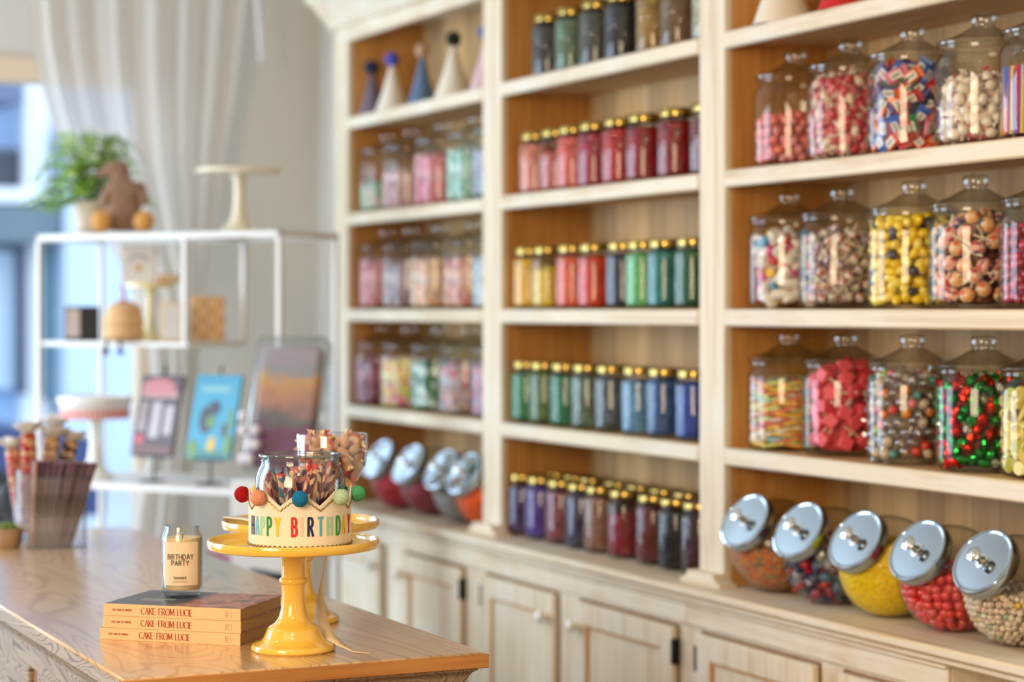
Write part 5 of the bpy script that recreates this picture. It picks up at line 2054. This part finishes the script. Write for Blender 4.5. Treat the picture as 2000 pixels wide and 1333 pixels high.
# small things on the yellow stand
zst = MIDZ + .207 * 1.18 * .8
x, y = yx, yy_
t = thing('greeting_card', 'white greeting card with a small gold motif on the butter yellow stand', 'card', (x - .045, y - .02, zst + .004), face(x, y))
part('card_sheet', MB().box(-.058, .058, -.002, .002, 0, .135, .001), flat('white_card', srgb(232, 224, 216), .6), t)
part('card_back', MB().box(.052, .062, .004, .045, 0, .133, .001), flat('kraft_card', srgb(190, 160, 120), .7), t)
b = MB()
for i in range(9):
    a = radians(150 - i * 15)
    b.box(.036 * cos(a) - .003, .036 * cos(a) + .003, -.0028, -.002, .062 + .036 * sin(a) - .005, .062 + .036 * sin(a) + .005)
part('card_lettering', b, flat('grey_print', srgb(150, 156, 160), .6), t, smooth=False)
part('card_motif', MB().ball((0, 0, 0), .011, 12, 8, sc=(1, .1, 1.5)), flat('gold_print', srgb(214, 176, 110), .5), t, loc=(0, -.0026, .055))
t = thing('wooden_block', 'small orange wooden block beside the card on the butter yellow stand', 'block', (x + .058, y - .05, zst + .004), face(x, y))
part('body', MB().box(-.034, .034, -.018, .018, 0, .032, .004), flat('blond_wood', srgb(206, 176, 130), .6), t)
part('orange_end', MB().box(-.0355, -.020, -.0185, .0185, .001, .031, .003), flat('orange_paint', srgb(226, 140, 70), .5), t)

# plush cake
px_, py_, _ = rk(rk_px(242, .02), .02)
t = thing('plush_cake', 'round tan plush cake with a red candle and dangling brown legs on the rack', 'plush toy', (px_, py_ + .0, MIDZ), face(px_, py_))
part('body', MB().lathe([(0, .0), (.055, .002), (.068, .012), (.0715, .028), (.067, .044), (.064, .048), (.068, .056), (.069, .072), (.064, .086), (.060, .090), (.062, .098), (.058, .116), (.040, .130), (.018, .136), (0, .137)], 32), flat('tan_plush', srgb(220, 178, 128), .95), t)
part('candle', MB().tube([(0, 0, .132), (.0, 0, .160), (-.006, 0, .195)], .006, 10), flat('red_plush', srgb(196, 90, 84), .9), t, 'red plush candle')
part('icing', MB().lathe([(0, .141), (.020, .139), (.030, .133), (.028, .129), (0, .134)], 20), flat('red_icing', srgb(190, 100, 90), .9), t, 'dusty red icing')
for s_ in (-1, 1):
    lg = MB().tube([(-.035 + s_ * .022, -.072, .010), (-.035 + s_ * .023, -.084, -.004), (-.035 + s_ * .024, -.086, -.028)], .005, 8).ball((-.035 + s_ * .024, -.092, -.034), .011, 10, 8)
    part('leg', lg, flat('cord_brown', srgb(84, 66, 60), .95), t, 'dark brown dangling leg')
boxy('activity_box', 338, .08, MIDZ, .082, .05, .135, flat('tan_card', srgb(232, 200, 160), .6), 'tan craft box with a white label on the middle shelf of the rack', 'box', FR, (-.034, .022, .012, .125), flat('white_label', srgb(230, 226, 222), .6))
# checked box
chk, nt, N, L, p = newmat('checked_card')
v = coords(N, L, (1, 1, 1))
ck = N.new('ShaderNodeTexChecker')
ck.inputs['Scale'].default_value = 34
ck.inputs['Color1'].default_value = srgb(232, 190, 140)
ck.inputs['Color2'].default_value = srgb(220, 166, 108)
L.new(v, ck.inputs['Vector'])
L.new(ck.outputs[0], p.inputs['Base Color'])
boxy('checked_box', 405, .26, MIDZ, .118, .04, .155, chk, 'orange checked box standing at the right end of the middle shelf', 'box', FR)

# white stand with pink frill
ws, wx, wy = ivory(185, .12, LOWZ, 'white cake stand with a pink frilled skirt on the lower shelf', M_PORCW, 1.05, [(0, 0), (.066, 0), (.068, .005), (.058, .014), (.036, .035), (.022, .07), (.017, .12), (.017, .17), (.020, .20), (.030, .212), (.09, .216), (.110, .220), (.118, .250), (.124, .256), (.124, .272), (.119, .276), (.114, .270), (0, .266)])
b = MB().grid(lambda u, v_: ((.119 + .002 * sin(u * 2 * pi * 40)) * cos(2 * pi * u), (.119 + .002 * sin(u * 2 * pi * 40)) * sin(2 * pi * u), .212 + .050 * v_), 160, 2, cu=True)
part('frill', b, M_PINK, ws, 'pink frilled skirt')


# picture books on easels
def easel_book(px, ly, W_, H_, art, label, rz):
    x, y, _ = rk(rk_px(px, ly), ly)
    t = thing('book_easel', 'black pole easel holding the %s' % label.split(' on ')[0], 'easel', (x, y, LOWZ), RANG + rz)
    part('base', MB().lathe([(0, 0), (.045, 0), (.045, .004), (.01, .008), (0, .008)], 24), M_DARKMETAL, t)
    part('pole', MB().tube([(0, .01, .006), (0, .012, .08), (0, .075, .40)], .004, 8), M_DARKMETAL, t)
    part('ledge', MB().box(-.06, .06, -.018, .014, .082, .086, .001), M_DARKMETAL, t)
    bk = thing('picture_book', label, 'book', (x, y, LOWZ), RANG + rz)
    tl = radians(-15)
    Mb = Matrix.Translation((0, -.008, .0875)) @ Matrix.Rotation(tl, 4, 'X')
    part('cover', MB().box(-W_ / 2, W_ / 2, -.004, .010, 0, H_, .001, M=Mb), art[0], bk)
    for nm, m_, shapes in art[1]:
        b = MB()
        for i_, s_ in enumerate(shapes):
            e_ = .0003 * i_
            if s_[0] == 'r':
                b.box(s_[1] * W_ - W_ / 2, s_[2] * W_ - W_ / 2, -.0052 - e_, -.0042, s_[3] * H_, s_[4] * H_, M=Mb)
            else:
                b.ball((0, 0, 0), 1, 20, 10, M=Mb @ Matrix.Translation((s_[1] * W_ - W_ / 2, -.0045, s_[2] * H_)), sc=(s_[3] * W_, .0008 + e_, s_[4] * H_))
        part(nm, b, m_, bk)
    return bk


fm = lambda n, c: flat(n, srgb(*c), .4)
easel_book(298, .13, .175, .285, (fm('cover_plum', (84, 66, 70)), [
    ('arch_art', fm('art_rose', (200, 126, 124)), [('e', .45, .86, .40, .10), ('r', .06, .86, .74, .84)]),
    ('band_art', fm('art_pink', (206, 176, 176)), [('r', .08, .92, .72, .79)]),
    ('window_art', fm('art_lilac', (196, 184, 190)), [('r', .08, .24, .30, .66), ('r', .36, .60, .22, .66), ('r', .70, .90, .26, .62)]),
    ('flower_art', fm('art_hot_pink', (222, 90, 110)), [('e', .16, .20, .10, .06)]),
    ('ground_art', fm('art_brick', (120, 78, 72)), [('r', .02, .98, .02, .12)])]),
    'dark picture book with a pink shopfront on the left easel', 0)
easel_book(408, .10, .185, .290, (fm('cover_cyan', (64, 158, 190)), [
    ('title_art', fm('art_teal_light', (140, 190, 196)), [('r', .16, .80, .80, .86)]),
    ('bear_art', fm('art_charcoal', (58, 60, 70)), [('e', .36, .46, .17, .17), ('e', .50, .60, .14, .09)]),
    ('child_art', fm('art_brown', (84, 80, 84)), [('e', .78, .34, .07, .09)]),
    ('flower_art', fm('art_yellow', (226, 186, 60)), [('e', .54, .14, .09, .13)]),
    ('leaf_art', fm('art_green', (110, 150, 84)), [('e', .88, .46, .05, .15), ('e', .14, .10, .12, .12), ('e', .90, .16, .09, .14), ('e', .46, .44, .10, .08)]),
    ('ground_art', fm('art_sea', (60, 130, 120)), [('r', .02, .98, .01, .10)])]),
    'turquoise picture book with a dark bear on the right easel', 0)

# cellophane wrapped gift leaning at the right end of the rack
gx, gy, _ = rk(.93, .16)
gx, gy = at(552, 6.78)
t = thing('gift_package', 'tall cellophane gift package with orange and purple contents behind the rack post', 'gift', (gx, gy, 0), RANG + .25)
# stands on its own white pedestal
gm_, nt, N, L, p = newmat('gift_contents')
v = coords(N, L, (1, 1, 1), (0, 0, -(EYE - .50)))
sp = N.new('ShaderNodeSeparateXYZ')
L.new(v, sp.inputs[0])
no = N.new('ShaderNodeTexNoise')
no.inputs['Scale'].default_value = 16
L.new(v, no.inputs['Vector'])
ad = N.new('ShaderNodeMath')
ad.operation = 'MULTIPLY_ADD'
ad.inputs[1].default_value = .14
L.new(no.outputs[0], ad.inputs[0])
L.new(sp.outputs[2], ad.inputs[2])
gr_ = ramp(N, [(.0, srgb(110, 50, 90)), (.19, srgb(130, 60, 100)), (.22, srgb(110, 110, 110)), (.27, srgb(190, 130, 110)), (.34, srgb(226, 164, 90)), (.37, srgb(160, 160, 160)), (.42, srgb(176, 160, 164)), (.50, srgb(170, 170, 176))])
L.new(ad.outputs[0], gr_.inputs[0])
L.new(gr_.outputs[0], p.inputs['Base Color'])
part('contents', MB().box(-.100, .100, -.03, .03, 0, .40, .012, M=Matrix.Translation((0, -.02, EYE - .50)) @ Matrix.Rotation(radians(-20), 4, 'X')), gm_, t)
part('wrap', MB().box(-.120, .120, -.042, .042, -.02, .43, .016, M=Matrix.Translation((0, -.02, EYE - .50)) @ Matrix.Rotation(radians(-20), 4, 'X')), M_CELLO, t)
b = MB()
for i in range(7):
    b.ball((-.11 + .02 * (i % 3), -.055, EYE - .47 + .045 * (i % 4)), .018, 10, 8)
part('pompoms', b, flat('white_pompom', srgb(232, 228, 236), .9), t, 'white pompoms on the left side', kind='stuff')
part('plinth', MB().box(-.13, .13, -.11, .09, 0, EYE - .535, .004), M_WHITEP, t, 'white plinth')

# pieces on the floor behind the table
fx, fy = at(480, 6.4)
t = thing('storage_crate', 'dark grey crate standing behind the table near the rack', 'crate', (fx, fy, 0), .2)
b = MB().box(-.09, .09, -.09, .09, 0, .835, .006)
part('crate_body', b, flat('slate_paint', srgb(72, 84, 92), .7), t)
for k in range(4):
    part('rail', MB().box(-.095, .095, -.095, -.090, .10 + k * .2, .14 + k * .2, .002), flat('slate_rail', srgb(84, 96, 104), .7), t)
fx, fy = at(418, 6.75)
t = thing('paper_bag', 'pink paper bag standing beside the dark crate', 'bag', (fx, fy, 0), .15)
b = MB().grid(lambda u, v_: ((.052 * (1 if (u % .5) < .25 else 1)) * [1, 1, -1, -1, 1][int(round(u * 4))] if False else .055 * (cos(2 * pi * u) / max(abs(cos(2 * pi * u)), abs(sin(2 * pi * u)))) * (1 - .1 * v_), .035 * (sin(2 * pi * u) / max(abs(cos(2 * pi * u)), abs(sin(2 * pi * u)))) * (1 - .1 * v_), .85 * v_), 16, 4, cu=True)
part('bag_body', b, flat('pink_paper', srgb(214, 160, 178), .8), t)
part('handle', MB().tube([(-.02, 0, .85), (-.012, 0, .90), (.012, 0, .90), (.02, 0, .85)], .003, 6), flat('pink_cord', srgb(190, 130, 150), .8), t)

# ------------------------------------------------------------------ curtain
LEdge = [(45, -120), (50, -40), (58, 0), (66, 80), (84, 170), (104, 240), (135, 320), (200, 450), (262, 560), (292, 660), (302, 760), (290, 880), (268, 980), (252, 1080), (236, 1250), (226, 1500)]
REdge = [(500, -120), (480, -40), (470, 0), (462, 80), (452, 170), (442, 240), (430, 320), (414, 450), (402, 560), (392, 660), (386, 760), (380, 880), (374, 980), (370, 1080), (366, 1250), (364, 1500)]
YC = 8.42


def edge_pt(Ed, v_):
    f_ = v_ * (len(Ed) - 1)
    i = min(int(f_), len(Ed) - 2)
    q = f_ - i
    return Ed[i][0] * (1 - q) + Ed[i + 1][0] * q, Ed[i][1] * (1 - q) + Ed[i + 1][1] * q


def curt(u, v_):
    lx, ly = edge_pt(LEdge, v_)
    rx, ry = edge_pt(REdge, v_)
    px = lx + (rx - lx) * (u + .012 * sin(u * 40))
    py = ly + (ry - ly) * u
    x, Z = on_y(px, YC)
    wdt = (rx - lx) / 430
    amp = .020 + .014 * (1 - wdt)
    ph = u * 2 * pi * 6.5 + 1.6 * sin(u * 7) + .5 * sin(u * 3 + v_ * 2)
    y = YC + amp * sin(ph) + .008 * sin(ph * 2.3 + 1) + .02 * sin(u * 5 + v_ * 3)
    return (x, y, max(.02, zz(py, Z)))


cm = bpy.data.materials.new('sheer_curtain')
cm.use_nodes = True
N, L = cm.node_tree.nodes, cm.node_tree.links
N.clear()
o_ = N.new('ShaderNodeOutputMaterial')
d_ = N.new('ShaderNodeBsdfDiffuse')
d_.inputs[0].default_value = srgb(240, 234, 226)
tl_ = N.new('ShaderNodeBsdfTranslucent')
tl_.inputs[0].default_value = srgb(244, 236, 228)
tp = N.new('ShaderNodeBsdfTransparent')
m1 = N.new('ShaderNodeMixShader')
m1.inputs[0].default_value = .45
m2 = N.new('ShaderNodeMixShader')
m2.inputs[0].default_value = .10
L.new(d_.outputs[0], m1.inputs[1])
L.new(tl_.outputs[0], m1.inputs[2])
L.new(m1.outputs[0], m2.inputs[1])
L.new(tp.outputs[0], m2.inputs[2])
L.new(m2.outputs[0], o_.inputs[0])
b = MB().grid(curt, 220, 60)
single('curtain', b, cm, 'sheer white curtain swept across the window to the right', 'curtain')
rx_, rZ = on_y(505, 8.3)
b = MB().grid(lambda u, v_: (rx_ + .022 * (u - .5) + .03 * (v_) ** 2 - .02, 8.3 + .01 * sin(v_ * 5), 2.62 + (3.39 - 2.62) * (1 - v_)), 2, 10)
o = single('hanging_streamer', b, flat('white_streamer', srgb(236, 230, 232), .6), 'white paper streamer hanging from the ceiling near the corner', 'streamer')
o.modifiers.new('s', 'SOLIDIFY').thickness = .001

# ------------------------------------------------------------------ street outside
b = MB().box(-14, 16, 8.9, 40, -.14, -.02)
struct('ground', b, flat('pavement', srgb(190, 196, 204), .9))


def fac(p0, p1, y0, y1, Y):
    x0, Z0 = on_y(p0, Y)
    x1, Z1 = on_y(p1, Y)
    return x0, x1, zz(y1, (Z0 + Z1) / 2), zz(y0, (Z0 + Z1) / 2)


YF = 20.0
t = thing('shop_building', 'pale blue grey shop building across the street, seen through the window', 'building', (4.2, YF, 0))


def fbox(name, p0, p1, y0, y1, Y, d, m, label=None):
    x0, x1, z0, z1 = fac(p0, p1, y0, y1, Y)
    z0 = max(z0, 0)
    part(name, MB().box(x0, x1, Y, Y + d, z0, z1), m, t, label, True, smooth=False)


fbox('wall', -900, 900, -700, 1400, YF + .3, .4, flat('facade_blue', srgb(170, 200, 240), .8))
fbox('awning', -500, 44, 128, 190, YF - .5, .7, flat('facade_slate', srgb(110, 120, 150), .8), 'grey awning')
fbox('upper_window', -300, 44, 288, 358, YF + .2, .1, flat('facade_dark', srgb(70, 76, 92), .4), 'dark upper window')
fbox('pillar', 48, 96, 110, 1100, YF, .3, flat('facade_white', srgb(250, 252, 255), .8), 'white pillar')
fbox('cornice', -500, 140, 362, 392, YF - .2, .4, flat('facade_white', srgb(250, 252, 255), .8), 'white cornice')
fbox('canopy', -500, 120, 396, 470, YF - .3, .5, flat('facade_grey', srgb(112, 128, 140), .8), 'grey canopy')
fbox('shop_window', -60, 30, 490, 760, YF + .1, .1, flat('facade_pale', srgb(206, 228, 246), .5), 'pale shop window')
fbox('post', 34, 51, 470, 770, YF - .1, .1, flat('facade_navy', srgb(60, 72, 100), .6), 'dark post')
fbox('door', 84, 112, 480, 780, YF - .05, .1, flat('facade_teal', srgb(100, 136, 150), .6), 'teal door')
fbox('brick_wall', 128, 420, 250, 1100, YF - .4, .6, None or (lambda: bricks())() if False else flat('facade_brickwhite', srgb(206, 222, 244), .8), 'white brick wall')

t = thing('parked_car', 'blue car parked across the street, seen through the window', 'car', (0, 14, 0))
cx0, _ = on_y(205, 14.0)
prof = [(0, .28), (0, .62), (-.06, .78), (-.5, .86), (-1.25, .93), (-1.9, 1.42), (-3.2, 1.44), (-3.9, .98), (-4.25, .92), (-4.3, .5), (-4.25, .28)]
b = MB()
Mx = Matrix(((1, 0, 0, cx0), (0, 0, 1, 14.0), (0, 1, 0, -.02), (0, 0, 0, 1)))
b.prism(prof, 0, 1.75, M=Mx)
part('body', b, flat('car_blue', srgb(14, 48, 104), .35, .0, .3), t, None, True)
for wx_ in (-.8, -3.4):
    for wy_ in (14.08, 15.67):
        Mw = Matrix.Translation((cx0 + wx_, wy_, .29)) @ Matrix.Rotation(pi / 2, 4, 'X')
        part('wheel', MB().lathe([(0, -.1), (.2, -.1), (.31, -.09), (.31, .09), (.2, .1), (0, .1)], 28, M=Mw), flat('tyre', srgb(30, 30, 34), .8), t, None, True)
b = MB()
b.prism([(-1.45, .99), (-1.95, 1.36), (-2.5, 1.37), (-2.5, 1.0)], -.004, .004, M=Mx)
b.prism([(-2.6, 1.0), (-2.6, 1.37), (-3.15, 1.37), (-3.6, 1.02)], -.004, .004, M=Mx)
part('side_window', b, flat('car_glass', srgb(60, 80, 100), .1), t, None, True)

for o in bpy.data.objects:
    if '_w' in o:
        del o['_w']
